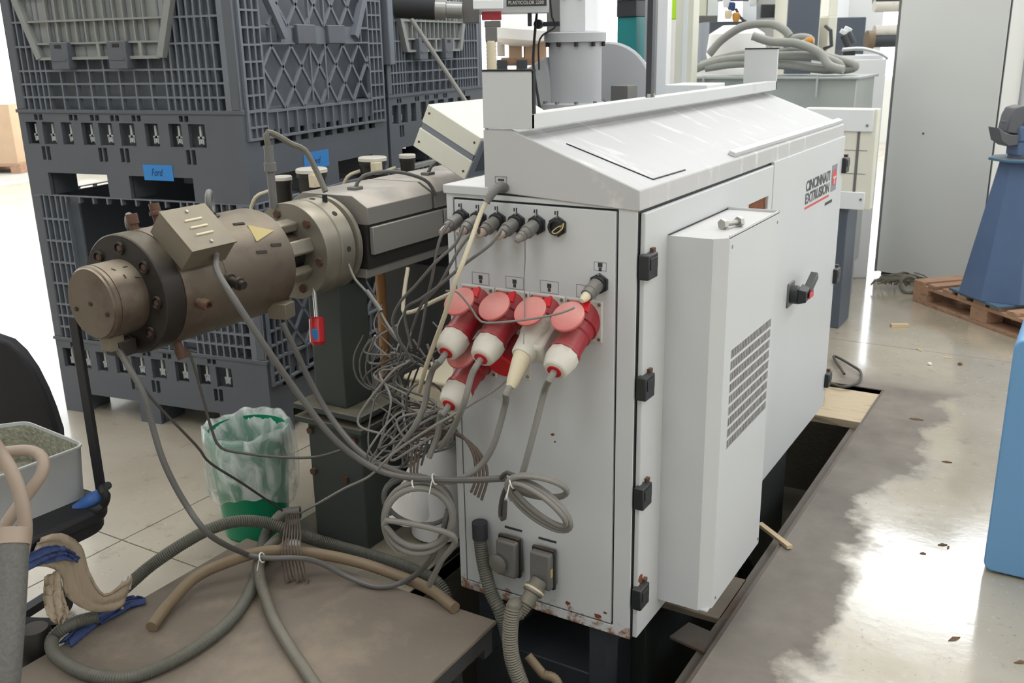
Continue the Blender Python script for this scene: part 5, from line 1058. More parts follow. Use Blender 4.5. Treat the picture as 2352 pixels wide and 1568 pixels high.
t = thing('braided_hose', 'thick braided grey hose standing upright beside the chair', 'hose', tuple(atd(15, 1560, 1.85)))
G().tube(spline([atd(24, 1235, 1.92), atd(22, 1300, 1.9), atd(16, 1400, 1.87), atd(8, 1500, 1.84), atd(0, 1600, 1.82), atd(-8, 1720, 1.80), atd(-14, 1900, 1.80), atd(-18, 2100, 1.80)], 0.02), 0.034, 18).build('hose_body', 'braid', t)
G().tube(spline([atd(26, 1215, 1.925), atd(24, 1252, 1.915)], 0.01), 0.0358, 18).build('hose_collar', 'hose_beige', t)
# rags hanging from the seat
def rag(name, A, B, m, label, th=0.004, wav=0.006, k_=4):
    SA = spline(A, 0.02); SB = spline(B, 0.02); n_ = 26; a = [SA[int(i*(len(SA)-1)/n_)] for i in range(n_+1)]; b = [SB[int(i*(len(SB)-1)/n_)] for i in range(n_+1)]
    mm = 12; vs = []
    for i in range(n_+1):
        for j in range(mm+1):
            p = a[i].lerp(b[i], j/mm); p = p + Vector((wav*math.sin(j*1.3+i*0.25), -wav*math.cos(j*1.1), wav*0.7*math.sin(j*0.9+1))); vs.append(p)
    o = G().add(vs, [(i*(mm+1)+j, i*(mm+1)+j+1, (i+1)*(mm+1)+j+1, (i+1)*(mm+1)+j) for i in range(n_) for j in range(mm)]).build(name, m, angle=180)
    md = o.modifiers.new('thickness', 'SOLIDIFY'); md.thickness = th; return tag(o, label, 'rag')
X1_, X2_, X3_ = -0.722, -0.706, -0.694
def hx(X, *pp): return [atx(u, v, X) for u, v in pp]
rag('work_rag', hx(X1_, (60, 1300), (105, 1300), (140, 1318), (152, 1365), (200, 1400), (258, 1402), (282, 1390)), hx(X1_, (95, 1232), (140, 1222), (188, 1250), (208, 1310), (240, 1360), (282, 1335), (304, 1322)), 'cloth_beige', 'striped beige rag draped from the chair seat with upturned corner', wav=0.0035)
rag('work_rag', hx(X2_, (105, 1325), (104, 1370), (112, 1410), (128, 1432)), hx(X2_, (142, 1310), (150, 1370), (160, 1405), (145, 1430)), 'cloth_beige', 'narrow beige rag end hanging beside the braided hose', wav=0.003)
rag('work_rag', hx(X2_, (55, 1278), (100, 1258), (150, 1255), (182, 1282)), hx(X2_, (62, 1312), (105, 1292), (150, 1282), (178, 1290)), 'cloth_blue', 'blue cloth edge folded over the beige rag', wav=0.003)
rag('work_rag', [atz(140, 1475, 0.112), atz(210, 1415, 0.114), atz(290, 1372, 0.114), atz(330, 1372, 0.112)], [atz(165, 1478, 0.110), atz(235, 1430, 0.110), atz(300, 1392, 0.110), atz(334, 1382, 0.110)], 'cloth_blue', 'crumpled blue cloth lying at the platform edge', wav=0.006)
rag('work_rag', [atz(250, 1395, 0.15), atz(275, 1352, 0.19), atz(290, 1325, 0.20)], [atz(285, 1392, 0.13), atz(300, 1350, 0.17), atz(304, 1322, 0.19)], 'cloth_white', 'white cloth corner standing up beside the blue cloth', wav=0.004)
o = G().lathe([(0.03, 0), (0.048, 0.02), (0.055, 0.07), (0.042, 0.12), (0.036, 0.13)], (-0.885, -0.80, 0.0), (0, 0, 1), 20).build('dark_pot', 'oily_dark'); tag(o, 'dark greasy pot standing beside the chair foot', 'pot')

# ------------------------------------------------------------------ right side: tall cabinet, vise stand, pallet, blue panel
def frame_box(root, name, m, O, ux, uy, x0, x1, y0, y1, z0, z1, bevel=0.004, par=None):
    O = Vector(O); ux = Vector(ux); uy = Vector(uy)
    def T(x, y, z): return O+ux*x+uy*y+Vector((0, 0, z))
    return G().hull8([T(x0, y0, z0), T(x1, y0, z0), T(x1, y1, z0), T(x0, y1, z0)], [T(x0, y0, z1), T(x1, y0, z1), T(x1, y1, z1), T(x0, y1, z1)]).build(name, m, par or root, bevel=bevel)
A_ = atz(2010, 622, 0.03); B_ = atz(2241, 662, 0.03); ux = (B_-A_); wT = ux.length; ux.normalize(); uy = Vector((-ux.y, ux.x, 0)); O = Vector((A_.x, A_.y, 0))
tc_ = thing('tall_cabinet', 'tall pale grey sheet steel cabinet with dark plinth behind the vise stand', 'cabinet', tuple(O))
frame_box(tc_, 'plinth', 'charcoal', O, ux, uy, 0.03, wT-0.02, 0.03, 0.27, 0.0, 0.03, 0)
frame_box(tc_, 'body', 'tall_cabinet', O, ux, uy, 0, wT, 0.012, 0.28, 0.03, 1.97)
frame_box(tc_, 'front_door', 'tall_cabinet', O, ux, uy, 0.012, wT-0.004, -0.006, 0.012, 0.034, 1.96, 0.003)
frame_box(tc_, 'edge_strip', 'grey_plastic', O, ux, uy, -0.004, 0.012, -0.008, 0.02, 0.03, 1.97, 0)
frame_box(tc_, 'edge_strip', 'charcoal', O, ux, uy, wT-0.004, wT+0.003, 0.0, 0.012, 0.03, 1.97, 0)
pk = aty(2124, 306, 5.07); uu = (pk-O).dot(ux); frame_box(tc_, 'lock_hole_shade', 'hole_shade_and_nicks', O, ux, uy, uu-0.006, uu+0.006, -0.009, -0.005, pk.z-0.006, pk.z+0.006, 0)
w2 = thing('white_locker', 'bright white cabinet side standing right behind the tall grey cabinet', 'cabinet', tuple(O+ux*0.8))
wo = O+ux*(wT+0.05)+uy*0.30; wx = Vector((0.62, 0.78, 0)); wy = Vector((-0.78, 0.62, 0))
frame_box(w2, 'body', 'white_metal', wo, wx, wy, 0.0, 0.7, 0.0, 0.3, 0.0, 1.93)
frame_box(w2, 'door_seam', 'seam_black', wo, wx, wy, 0.33, 0.338, -0.003, 0.003, 0.05, 1.9, 0)
frame_box(w2, 'keyhole_shade', 'hole_shade_and_nicks', wo, wx, wy, 0.24, 0.25, -0.003, 0.003, 1.44, 1.48, 0)
# EUR pallet set at an angle
PA = atz(2095, 690, 0.0); PB = atz(2352, 785, 0.0); px_ = (PB-PA).normalized(); py_ = Vector((-px_.y, px_.x, 0))
if py_.y < 0: py_ = -py_
pl = thing('wooden_pallet', 'worn wooden pallet under the blue vise stand', 'pallet', tuple(PA))
def pbox(name, x0, x1, y0, y1, z0, z1, m='wood_pallet'): return frame_box(pl, name, m, PA, px_, py_, x0, x1, y0, y1, z0, z1, 0.003)
for x in (0.0, 0.53, 1.06):
    for y in (0.0, 0.18, 0.36): pbox('block', x, x+0.14, y, y+0.12, 0.022, 0.1)
for y in (0.0, 0.18, 0.36): pbox('bottom_board', 0, 1.2, y, y+0.11, 0.0, 0.022); pbox('stringer', 0, 1.2, y, y+0.12, 0.1, 0.122)
for i in range(9): pbox('deck_board', 0.0+i*0.136, 0.08+i*0.136+(0.02 if i % 4 == 0 else 0), 0.0, 0.48, 0.122, 0.144)
# vise stand
VC = Vector((atz(2352, 672, 0.16).x+0.02, atz(2352, 672, 0.16).y, 0.144))
vs_ = thing('vise_stand', 'blue tapered steel pedestal stand bolted on the pallet', 'stand', tuple(VC))
pc_ = [atz(2200, 663, 0.15), atz(2310, 706, 0.15)]; e1 = (pc_[1]-pc_[0]).normalized(); e2 = Vector((-e1.y, e1.x, 0))
if e2.y < 0: e2 = -e2
s_ = (pc_[1]-pc_[0]).length; CC = pc_[0]+e1*s_/2+e2*s_/2-Vector((RT.x, RT.y, 0))*0.05; CC.z = 0
def stand(name, m, z0, z1, r0, r1, n=4, ph=PI/4, par=vs_, bevel=0.003):
    a0 = math.atan2(e1.y, e1.x)
    P = lambda r, z: [Vector((CC.x+r*math.cos(a0+ph+i*2*PI/n), CC.y+r*math.sin(a0+ph+i*2*PI/n), z)) for i in range(n)]
    A = P(r0, z0); B = P(r1, z1)
    return G().add(A+B, [tuple(range(n-1, -1, -1)), tuple(range(n, 2*n))]+[(i, (i+1) % n, n+(i+1) % n, n+i) for i in range(n)]).build(name, m, par, bevel=bevel, smooth=False)
stand('base_plate', 'vise_plate', 0.144, 0.16, s_*0.72, s_*0.72)
stand('column', 'vise_blue', 0.16, 0.96, s_*0.60, s_*0.30, 8, PI/8)
stand('top_plate', 'vise_plate', 0.96, 0.975, s_*0.44, s_*0.44, 8, PI/8)
vz = thing('bench_vise', 'grey and blue bench vise mounted on the stand top', 'vise', (CC.x, CC.y, 0.975))
def V3(a, b, z): return Vector((CC.x, CC.y, 0)) + Vector((RT.x, RT.y, 0)).normalized()*(a*1.3) + Vector((fwd.x, fwd.y, 0)).normalized()*(b*1.3) + Vector((0, 0, 0.985+(z-0.985)*1.2))
ra, rb = Vector((RT.x, RT.y, 0)).normalized(), Vector((fwd.x, fwd.y, 0)).normalized()
def vbox(name, m, a0, a1, b0, b1, z0, z1, bev=0.006):
    return G().hull8([V3(a0, b0, z0), V3(a1, b0, z0), V3(a1, b1, z0), V3(a0, b1, z0)], [V3(a0, b0, z1), V3(a1, b0, z1), V3(a1, b1, z1), V3(a0, b1, z1)]).build(name, m, vz, bevel=bev)
G().lathe([(0.10, 0.975), (0.10, 0.99), (0.06, 1.0)], (CC.x, CC.y, 0), (0, 0, 1), 24).build('swivel_base', 'vise_grey', vz)
vbox('pillar', 'vise_blue', -0.07, 0.06, -0.05, 0.05, 0.99, 1.06); vbox('body', 'vise_blue', -0.075, 0.16, -0.055, 0.055, 1.05, 1.13, 0.015); vbox('slide_bar', 'vise_grey', -0.12, 0.2, -0.03, 0.03, 1.125, 1.155, 0.008)
P = [(-0.085, 1.06), (-0.115, 1.075), (-0.135, 1.10), (-0.165, 1.145), (-0.15, 1.085), (-0.13, 1.045), (-0.10, 1.03), (-0.06, 1.035)]
G().prism([(-0.165, 1.125), (-0.145, 1.06), (-0.11, 1.035), (-0.07, 1.04), (-0.06, 1.09), (-0.10, 1.09), (-0.13, 1.10)], lambda a, b, t: V3(a, t, b), -0.05, 0.05).build('front_jaw', 'vise_grey', vz, bevel=0.006)
G().prism([(-0.125, 1.10), (-0.07, 1.09), (-0.05, 1.16), (-0.03, 1.19), (-0.06, 1.225), (-0.10, 1.215), (-0.115, 1.18)], lambda a, b, t: V3(a, t, b), -0.045, 0.045).build('rear_jaw', 'vise_grey', vz, bevel=0.008)
G().bar(V3(-0.03, -0.03, 1.18), V3(0.05, -0.03, 1.175), 0.012, 0.01).build('red_marker', 'red_bright', vz)
# wire coil on the floor
wc = thing('wire_coil', 'heap of olive-grey wire lying in front of the tall cabinet', 'wire', tuple(atz(2100, 655, 0)))
for i in range(18):
    c = atz(2040+rng_.uniform(-15, 55), 652+rng_.uniform(-4, 8), 0.012+0.012*rng_.random())-rb*0.02; R1 = rng_.uniform(0.05, 0.14); R2 = rng_.uniform(0.03, 0.06); ph = rng_.uniform(0, 6)
    Pp = [c+ra*(R1*math.cos(ph+k_*0.62))+rb*(R2*math.sin(ph+k_*0.62))+Vector((0, 0, 0.02+0.045*abs(math.sin(ph+k_*0.62))+0.01*math.sin(k_*0.9+i))) for k_ in range(11)]
    cable('wire_turn', Pp, 0.004, 'wire_olive', wc, 5, 0.03)
G().torus(atz(2085, 652, 0.06)-rb*0.02, (0.3, -0.9, 0.25), 0.055, 0.012, 24, 8).build('wound_ring', 'wire_olive', wc)
# pale blue machine panel at the right edge
pB0 = atz(2256, 1312, 0.0)
bp_ = thing('blue_panel', 'pale blue machine panel with rounded corners standing on the glossy floor', 'panel', (1.6, 1.1, 0))
zt_ = aty(2342, 780, pB0.y).z
P = rounded(pB0.x+0.35, (zt_+0.008)/2, 0.70, zt_-0.008, 0.03)
G().prism(P, lambda a, b, t: (a, t, b), pB0.y, pB0.y+0.35).build('panel_shell', 'pale_blue', bp_, bevel=0.006, seg=3)
G().box(pB0.x+0.05, pB0.x+0.65, pB0.y+0.03, pB0.y+0.32, 0.0, 0.02).build('foot_frame', 'black_rubber', bp_)
# litter on the floor
for px0, py0, px1, py1, h in ((2046, 747, 2086, 747, 0.02), (2105, 800, 2118, 806, 0.006), (2168, 820, 2186, 822, 0.005)):
    tag(G().bar(atz(px0, py0, h/2), atz(px1, py1, h/2), 0.03 if h > 0.01 else 0.008, h).build('wood_offcut', 'stick_wood', bevel=0.001), {0.02: 'pale wooden offcut lying before the pallet', 0.006: 'tiny wood splinter on the floor beside the joint', 0.005: 'small wood splinter near the blue panel'}[h], 'offcut')
for px, py, lab in ((2135, 838, 'white pebble on the floor before the blue panel'), (2205, 838, 'brown leaf scrap near the floor joint')):
    tag(G().lathe([(0.002, 0), (0.012, 0.004), (0.01, 0.012), (0.002, 0.015)], atz(px, py, 0.0), (0, 0, 1), 8).build('floor_scrap', 'tie_white' if 'white' in lab else 'debris_brown'), lab, 'scrap')
for i, (px, py, a, s) in enumerate(((2192, 1466, 0.9, 0.022), (2105, 962, 0.1, 0.03), (2175, 1060, 0.2, 0.02), (2165, 1250, 0.5, 0.016), (2178, 1256, 1.4, 0.012), (2120, 1270, 0.3, 0.01), (2345, 1520, 0.6, 0.02))):
    c = atz(px, py, 0.003); dl = Vector((math.cos(a), math.sin(a), 0)); dn = Vector((-dl.y, dl.x, 0))
    tag(G().add([c-dl*s, c+dn*s*0.3+Vector((0, 0, 0.003)), c+dl*s, c-dn*s*0.3, c-dl*s+Vector((0, 0, -0.003)), c+dl*s+Vector((0, 0, -0.003))], [(0, 3, 2, 1), (4, 1, 2, 5), (4, 5, 2, 3), (0, 1, 4), (0, 4, 3)]).build('dry_leaf', 'debris_brown'), 'small dry leaf lying on the concrete floor', 'leaf', 'dry leaves on the floor')
tag(cable('floor_cable', [(0.5, 2.3, 0.02), atz(1895, 880, 0.012), atz(1935, 888, 0.012), atz(1970, 878, 0.012), atz(1977, 855, 0.012), atz(1955, 838, 0.02), atz(1915, 818, 0.02), (0.50, 2.74, 0.02)], 0.007, 'cable_dark', None, 8), 'dark cable looped on the floor beyond the cabinet end', 'cable')
# board with white frame behind the cabinet
cb = thing('framed_board', 'cream framed board on a dark stand beyond the cabinet end', 'board', (0.3, 3.6, 0))
a0 = aty(1850, 238, 3.6); a1 = aty(2018, 250, 3.6); zb_ = aty(2010, 484, 3.6).z; X0, X1, Z1 = a0.x, a1.x, a1.z
G().box(X0, X1, 3.6, 3.68, zb_, Z1).build('board_core', 'cream_board', cb, bevel=0.006)
G().box(X0, X1-0.02, 3.59, 3.602, Z1-0.125, Z1-0.004).build('top_batten', 'white_metal', cb, bevel=0.004); G().box(X0, X1-0.03, 3.59, 3.602, zb_, zb_+0.10).build('bottom_batten', 'white_metal', cb, bevel=0.004)
G().box(X1-0.10, X1-0.085, 3.597, 3.601, zb_+0.1, Z1-0.125).build('slot_strip', 'grey_plastic', cb)
for z in (zb_+0.2, zb_+0.33): G().box(X0, X1-0.04, 3.5985, 3.6005, z, z+0.003).build('groove', 'grey_plastic', cb)
for z in (Z1-0.09, zb_+0.06): G().lathe([(0.007, 0), (0.007, 0.004)], (X1-0.05, 3.59, z), (0, -1, 0), 10).build('screw', 'steel_grey', cb)
G().box(X0+0.02, X1-0.12, 3.62, 3.88, 0.0, zb_).build('stand_box', 'dark_grey_metal', cb, bevel=0.004)
# galvanised tank with hoses on top
tk = thing('steel_tank', 'galvanised steel tank with flat lid behind the cabinet', 'tank', (-0.3, 4.2, 0))
t0 = aty(1560, 178, 4.0); t1 = aty(1968, 185, 4.0)
G().box(t0.x, t1.x, 4.0, 4.5, 0.25, 1.42).build('tank_body', 'galvanised', tk, bevel=0.004); G().box(t0.x-0.02, t1.x+0.02, 3.97, 4.53, 1.42, 1.435).build('tank_lid', 'galvanised', tk, bevel=0.003)
for x in (t0.x+0.02, t1.x-0.07):
    for y in (4.02, 4.43): G().box(x, x+0.05, y, y+0.05, 0, 0.25).build('leg', 'galvanised', tk)
for x in (t0.x+0.18, t1.x-0.22): G().bar((x, 3.965, 1.44), (x, 3.965, 1.32), 0.025, 0.01).build('lid_clamp', 'aluminium', tk)
ZT_ = 1.435
hl_ = [([(1598, 158), (1650, 140), (1720, 132), (1800, 128), (1880, 130), (1930, 150), (1900, 160), (1800, 150), (1700, 146), (1620, 156)], 'ribbed grey hose lying lowest in the heap on the tank', 4.15),
       ([(1610, 150), (1680, 128), (1750, 120), (1840, 118), (1930, 138), (1965, 152), (1930, 160), (1840, 150), (1750, 142), (1680, 148)], 'ribbed grey hose lying across the heap on the tank', 4.3),
       ([(1628, 125), (1660, 90), (1710, 60), (1770, 55), (1800, 68), (1815, 85)], 'ribbed grey hose arching highest above the tank', 4.3),
       ([(1728, 82), (1770, 95), (1830, 100), (1880, 120), (1905, 150), (1940, 162)], 'ribbed grey hose slanting down to the tank lid end', 4.05),
       ([(1800, 94), (1840, 86), (1862, 92), (1850, 108), (1810, 118), (1770, 125)], 'short ribbed hose loop on the tank heap', 4.4)]
for pts_, lab, Y in hl_:
    Q = [aty(a, b, Y+0.03*math.sin(i)) for i, (a, b) in enumerate(pts_)]; Q = [Vector((p.x, p.y, max(p.z, ZT_+0.03))) for p in Q]
    tag(corrugated('tank_hose', Q, 0.026, 'hose_pale', 0.014, 0.05, 10), lab, 'hose')
o = thing('hose_nozzle', 'amber ended nozzle in the hose heap on the tank', 'nozzle', tuple(aty(1860, 95, 4.25)))
G().lathe([(0.022, 0), (0.028, 0.03), (0.024, 0.05)], aty(1850, 96, 4.25), (0.8, 0.1, 0.1), 14).build('nozzle_end', 'amber', o); G().cyl(aty(1800, 105, 4.25), aty(1850, 96, 4.25), 0.016, 12).build('nozzle_pipe', 'aluminium', o)
# slim posts and the teal machine behind the rim
t = thing('steel_column', 'cream painted roof column behind the cabinet rim', 'column', tuple(Vector((atd(1578, 100, 6.0).x, atd(1578, 100, 6.0).y, 0))))
c = atd(1578, 100, 6.0); G().box(c.x-0.06, c.x+0.055, c.y-0.05, c.y+0.05, 0.0, 6.29).build('column_shaft', 'cream_board', t, bevel=0.004); G().box(c.x-0.005, c.x+0.02, c.y-0.062, c.y-0.049, 0.0, 3.0).build('cable_duct', 'white_metal', t); G().box(c.x-0.12, c.x+0.12, c.y-0.11, c.y+0.11, 0, 0.015).build('foot_plate', 'steel_grey', t)
t = thing('teal_unit', 'teal fronted machine unit in a white frame behind the gearbox', 'machine', (-0.95, 3.3, 0))
c0 = atd(1416, 165, 5.5); c1 = atd(1476, 48, 5.5)
G().box(c0.x, c1.x+0.03, c0.y, c0.y+0.4, 1.2, c1.z+0.02).build('teal_box', 'teal', t, bevel=0.004); G().box(c0.x, c1.x+0.03, c0.y-0.01, c0.y+0.35, c1.z+0.02, c1.z+0.11).build('top_unit', 'charcoal', t, bevel=0.004); G().box(c0.x-0.01, c1.x+0.04, c0.y-0.02, c0.y+0.35, c1.z+0.11, c1.z+0.135).build('lid', 'white_metal', t, bevel=0.003)
f0 = atd(1480, 110, 5.35); f1 = atd(1522, 110, 5.2)
G().box(f0.x, f0.x+0.09, f0.y, f0.y+0.1, 0.0, 2.5).build('frame_post', 'aluminium', t); G().box(f1.x-0.02, f1.x+0.035, f1.y-0.03, f1.y+0.03, 0.0, 2.5).build('frame_post', 'white_metal', t)
G().box(c0.x-0.02, f1.x+0.02, c0.y+0.02, c0.y+0.42, 0.0, 1.36).build('lower_casing', 'white_metal', t, bevel=0.006)
lm = atd(1540, 18, 8.5); lb_ = thing('lime_board', 'lime green board on a white stand far behind the teal unit', 'board', (lm.x, lm.y, 0))
G().box(lm.x-0.06, lm.x+0.08, lm.y-0.05, lm.y+0.05, lm.z-0.10, lm.z+0.35).build('green_sheet', 'lime', lb_, bevel=0.01); G().box(lm.x-0.06, lm.x+0.08, lm.y-0.05, lm.y+0.05, 0.0, lm.z-0.10).build('stand', 'bag_white', lb_, bevel=0.01)
# dosing unit above the barrel
du = thing('dosing_unit', 'grey dosing unit with black motor and name plate above the barrel', 'dosing unit', tuple(atd(1150, 60, 4.0)))
m0 = atd(906, 18, 4.0); m1 = atd(1000, 22, 4.0); mz = atd(1062, 24, 4.0)
G().lathe([(0.038, 0), (0.041, 0.006), (0.041, (m1-m0).length)], m0, m1-m0, 28).build('motor', 'black_rubber', du); G().lathe([(0.040, 0), (0.040, 0.045), (0.033, 0.047), (0.033, (mz-m1).length)], m1, mz-m1, 28).build('coupling', 'steel_grey', du)
def at4(name, m, x0, y0, x1, y1, d, th=0.05, par=du, bev=0.003):
    a = atd(x0, y0, d); b = atd(x1, y1, d); k_ = Vector((RT.x, RT.y, 0)).normalized(); n_ = Vector((fwd.x, fwd.y, 0)).normalized()*th; l = (b-a).dot(k_); zb2, zt2 = min(a.z, b.z), max(a.z, b.z); a = Vector((a.x, a.y, 0)); b = a+k_*l; Z = Vector((0, 0, 1))
    return G().hull8([a+Z*zb2, b+Z*zb2, b+n_+Z*zb2, a+n_+Z*zb2], [a+Z*zt2, b+Z*zt2, b+n_+Z*zt2, a+n_+Z*zt2]).build(name, m, par, bevel=bev)
at4('gear_head', 'grey_plastic', 1060, -60, 1100, 52, 4.0, 0.12); at4('bracket_plate', 'white_metal', 1086, 0, 1156, 20, 3.95, 0.02); at4('backing', 'aluminium', 1095, -80, 1262, 28, 4.02, 0.15)
np_ = at4('name_plate', 'charcoal', 1163, -1, 1256, 13, 4.0, 0.01, du, 0.002)
q0 = atd(1168, 10.5, 3.996); kx = Vector((RT.x, RT.y, 0)).normalized()
text_mesh('PLASTICOLOR 2200', 'lettering', 'white_plastic', np_, tuple(q0), kx, (0, 0, 1), 0.0135, 0.146)
at4('red_label', 'red_plastic', 1106, 26, 1152, 46, 3.99, 0.01); at4('lower_block', 'grey_plastic', 1112, 48, 1150, 62, 4.0, 0.06); at4('outlet', 'grey_plastic', 1114, 62, 1142, 96, 4.0, 0.06)
a = atd(1128, 94, 4.03); b = Vector((a.x, a.y, 1.42)); G().tube(resample([a, a.lerp(b, 0.5), b], 0.008), 0.022, 14, rf=lambda i, k: 0.023 if i % 2 else 0.020).build('ribbed_hose', 'cream_plastic', du, angle=60)
G().box(a.x-0.03, a.x+0.03, a.y-0.03, a.y+0.06, 1.2, 1.43).build('hose_socket', 'cast_grey', du)
at4('side_plate', 'grey_plastic', 1256, -80, 1300, 90, 4.56, 0.06); at4('bracket', 'charcoal', 1212, 30, 1222, 60, 4.1, 0.04)
cable('black_lead', [atd(1236, -40, 4.2), atd(1234, 20, 4.2), atd(1230, 60, 4.2), atd(1226, 110, 4.2), atd(1226, 160, 4.2), atd(1240, 250, 4.2)], 0.006, 'black_rubber', du)
cable('black_lead', [atd(1262, -20, 4.2), atd(1268, 40, 4.2), atd(1275, 62, 4.2), atd(1240, 90, 4.2), atd(1238, 160, 4.2)], 0.004, 'black_rubber', du)
tag(G().cyl(atd(946, 46, 3.9), atd(1078, 246, 3.7), 0.009, 10).build('stay_rod', 'grey_plastic'), 'slanting grey stay rod running from the motor down behind the terminal', 'rod')

# ------------------------------------------------------------------ machines and goods further back
rb3 = Vector((fwd.x, fwd.y, 0)).normalized()
def far_box(root, name, m, x0, y0, x1, y1, d, th, to_floor=False, bev=0.006):
    a = atd(x0, y0, d); b = atd(x1, y1, d); k_ = Vector((RT.x, RT.y, 0)).normalized(); l = (b-a).dot(k_); n_ = rb3*th; Z = Vector((0, 0, 1)); zb2, zt2 = min(a.z, b.z), max(a.z, b.z)
    if to_floor: zb2 = 0.0
    a = Vector((a.x, a.y, 0)); b = a+k_*l
    return G().hull8([a+Z*zb2, b+Z*zb2, b+n_+Z*zb2, a+n_+Z*zb2], [a+Z*zt2, b+Z*zt2, b+n_+Z*zt2, a+n_+Z*zt2]).build(name, m, root, bevel=bev)
def far_thing(name, label, cat, px, d): p = atd(px, 90, d); return thing(name, label, cat, (p.x, p.y, 0))
t = far_thing('machine_cabinet', 'dark slate machine cabinet with angular black handle behind the hose heap', 'cabinet', 1860, 7.0)
far_box(t, 'door', 'dark_grey_metal', 1822, -160, 1903, 150, 7.0, 0.03, True); far_box(t, 'body', 'cream_board', 1822, -165, 1905, 150, 7.04, 0.38, True)
hp_ = [atd(1897, 60, 6.95), atd(1908, 70, 6.9), atd(1910, 105, 6.9), atd(1893, 112, 6.95)]
G().tube(hp_, 0.014, 10).build('handle', 'black_plastic', t)
t = far_thing('grey_machine', 'light grey machine upright with small dark screen behind the tank', 'machine', 1780, 7.6)
far_box(t, 'upright', 'aluminium', 1745, -120, 1820, 140, 7.7, 0.5, True); sc_ = far_box(t, 'screen', 'charcoal', 1749, 10, 1784, 40, 7.66, 0.03)
far_box(t, 'bracket', 'charcoal', 1782, 18, 1798, 48, 7.64, 0.04); far_box(t, 'arm', 'grey_plastic', 1660, -10, 1746, 0, 7.7, 0.2); far_box(t, 'slate_bed', 'dark_grey_metal', 1630, 50, 1750, 110, 7.9, 0.5, True)
for i, (x, y, m) in enumerate(((1668, 18, 'white_metal'), (1680, 26, 'cloth_blue'), (1728, 14, 'white_metal'), (1672, 44, 'cream_plastic'), (1690, 50, 'amber'))): G().lathe([(0.02, 0), (0.03, 0.02), (0.03, 0.06), (0.015, 0.07)], atd(x, y, 7.55), (0, 0, 1), 12).build('valve', m, t)
cable('machine_hose', [atd(1690, 20, 7.6), atd(1705, 45, 7.6), atd(1735, 60, 7.6)], 0.012, 'cable_dark', t)
t = far_thing('switch_unit', 'pale cream switch unit standing beyond the roof column', 'unit', 1625, 8.6)
far_box(t, 'cream_box', 'cream_board', 1598, -60, 1628, 36, 8.6, 0.4); far_box(t, 'white_box', 'white_metal', 1628, -60, 1656, 36, 8.6, 0.45); far_box(t, 'support', 'grey_plastic', 1600, 36, 1650, 60, 8.7, 0.3, True)
t = far_thing('bagged_pallet', 'film wrapped white bags on a pallet beyond the column', 'bags', 1640, 6.9)
p = atd(1640, 95, 6.9)
for i, (dx, z, s) in enumerate(((-0.25, 0.15, 1), (0.15, 0.15, 1), (-0.2, 0.5, 0.95), (0.15, 0.5, 0.95), (-0.1, 0.85, 0.9), (0.2, 0.85, 0.9), (0.0, 1.18, 0.85), (0.1, 1.42, 0.6))):
    G().prism(rounded(0, 0, 0.6*s, 0.36, 0.15), lambda a, b, t2: (p.x+dx+a*RT.x, p.y+0.2+a*RT.y, z+0.18+b), -0.35*s, 0.35*s) if False else G().lathe([(0.05, 0), (0.30*s, 0.03), (0.36*s, 0.14), (0.33*s, 0.28), (0.10, 0.34)], (p.x+dx, p.y+0.2, z), (0, 0, 1), 16).build('bag', 'bag_white', t)
G().box(p.x-0.45, p.x+0.45, p.y-0.2, p.y+0.5, 0.0, 0.15).build('pallet_base', 'wood_pallet', t)
t = far_thing('roller_stand', 'machine frame with thick dark and white rollers beside the tall cabinet', 'machine', 2020, 7.5)
far_box(t, 'frame', 'white_metal', 1960, -100, 2046, 110, 7.9, 0.3, True); far_box(t, 'slate_panel', 'dark_grey_metal', 1925, 40, 1992, 125, 7.8, 0.2, True)
for i, (y, m) in enumerate(((14, 'white_plastic'), (72, 'white_plastic'), (95, 'charcoal'), (2, 'charcoal'))):
    a = atd(2008, y, 7.4); G().cyl(a, a+Vector((RT.x, RT.y, 0))*0.5, 0.045, 20).build('roller', m, t)
G().cyl(atd(1990, 92, 7.35), atd(2004, 92, 7.35), 0.07, 20).build('roller_end', 'hose_brown', t)
for x, y in ((1938, 82), (1947, 76)): G().cyl(atd(x, y, 7.3), atd(x+12, y+26, 7.3), 0.03, 14).build('cylinder', 'charcoal', t); G().lathe([(0.03, 0), (0.03, 0.03)], atd(x-2, y-4, 7.3), (0.3, 0, 0.6), 12).build('cylinder_cap', 'white_metal', t)
t = far_thing('cream_cabinet', 'cream double door cabinet above the slanted cylinders', 'cabinet', 1950, 8.8)
far_box(t, 'left_door', 'cream_board', 1915, -120, 1946, 36, 8.8, 0.3); far_box(t, 'right_door', 'cream_board', 1947, -120, 1978, 36, 8.8, 0.3); far_box(t, 'side_leaf', 'white_metal', 1980, -120, 2002, 36, 8.7, 0.3); far_box(t, 'leg_frame', 'grey_plastic', 1920, 36, 2000, 120, 9.0, 0.25, True)
t = far_thing('white_machine', 'low white machine casing between tank and tall cabinet', 'machine', 1975, 6.5)
far_box(t, 'casing', 'white_metal', 1925, 138, 2042, 400, 6.5, 0.6, True); far_box(t, 'black_pad', 'black_plastic', 1938, 116, 1966, 130, 6.55, 0.15); far_box(t, 'top_step', 'white_metal', 1918, 128, 2030, 142, 6.55, 0.5)
cable('top_pipe', [atd(1935, 114, 6.5), atd(1980, 112, 6.5), atd(2020, 122, 6.5), atd(2040, 134, 6.5)], 0.012, 'aluminium', t)
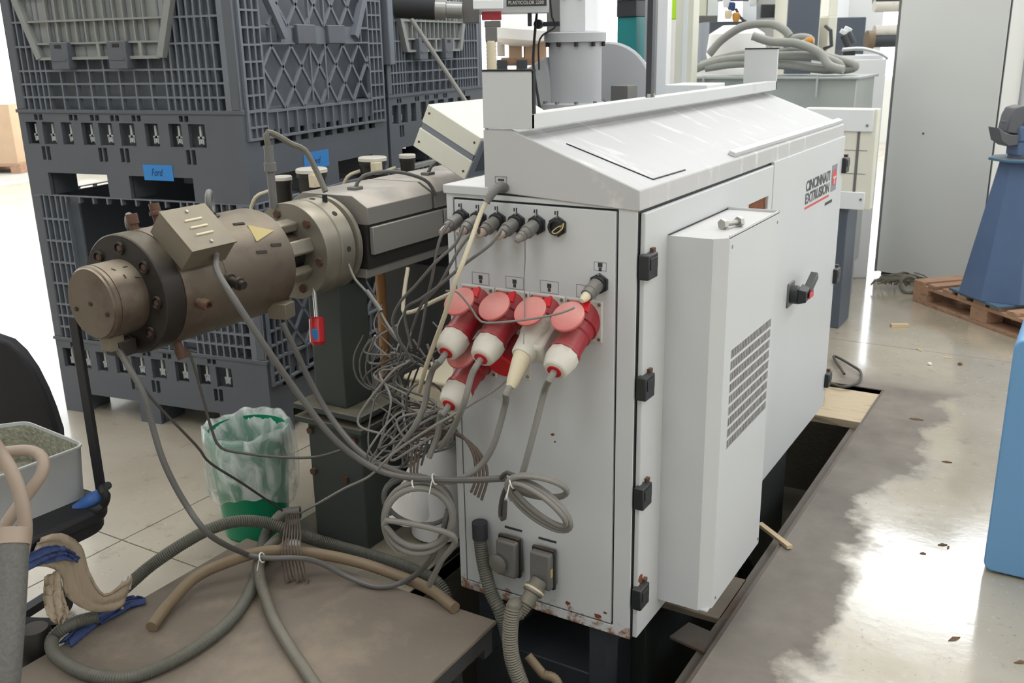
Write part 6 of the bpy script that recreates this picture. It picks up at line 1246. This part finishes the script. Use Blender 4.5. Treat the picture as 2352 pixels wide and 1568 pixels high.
t = far_thing('cream_machine_post', 'cream machine post beside the slate cabinet', 'post', 1910, 7.2); far_box(t, 'post_body', 'cream_board', 1904, 38, 1926, 160, 7.25, 0.3, True)
# boxes and bags seen past the dosing unit
t = far_thing('bag_stack', 'white sack sagging on a carton stack beyond the dosing unit', 'sack', 1190, 8.0)
p = atd(1190, 70, 8.0); G().lathe([(0.10, -0.12), (0.26, -0.06), (0.27, 0.02), (0.2, 0.10), (0.08, 0.16), (0.05, 0.20)], p, (0.1, 0, 1), 20).build('sack', 'bag_white', t)
far_box(t, 'carton', 'cardboard', 1168, 100, 1200, 140, 8.0, 0.4); far_box(t, 'carton', 'cardboard', 1204, 96, 1256, 135, 8.0, 0.5); far_box(t, 'shelf_board', 'bag_white', 1150, 88, 1262, 101, 8.0, 0.6); far_box(t, 'pallet_top', 'wood_pallet', 1150, 134, 1262, 150, 8.0, 0.6)
for x0, x1 in ((1140, 1166), (1186, 1212)): far_box(t, 'drum', 'charcoal', x0, 138, x1, 156, 7.9, 0.3, True)
far_box(t, 'sack_side', 'bag_white', 1140, 56, 1160, 130, 8.1, 0.4)
t = far_thing('carton_pallet', 'cardboard carton on a wooden pallet in the bright doorway', 'carton', 15, 9.0)
p = atd(45, 395, 9.2)
def gz(px, py): return atz(px, py, 0)
q = atz(48, 398, 0.0); kx_ = Vector((RT.x, RT.y, 0)).normalized()
def cbox(name, m, l0, l1, z0, z1, th):
    a = q+kx_*l0; b = q+kx_*l1; n_ = rb3*th; Z = Vector((0, 0, 1))
    return G().hull8([a+Z*z0, b+Z*z0, b+n_+Z*z0, a+n_+Z*z0], [a+Z*z1, b+Z*z1, b+n_+Z*z1, a+n_+Z*z1]).build(name, m, t, bevel=0.004)
for i in range(3): cbox('pallet_runner', 'wood_pallet', -1.2+i*0.53, -1.06+i*0.53, 0, 0.1, 0.8)
cbox('pallet_deck', 'wood_pallet', -1.2, 0, 0.1, 0.14, 0.8); cbox('carton', 'cardboard', -1.18, -0.02, 0.14, 0.98, 0.78)
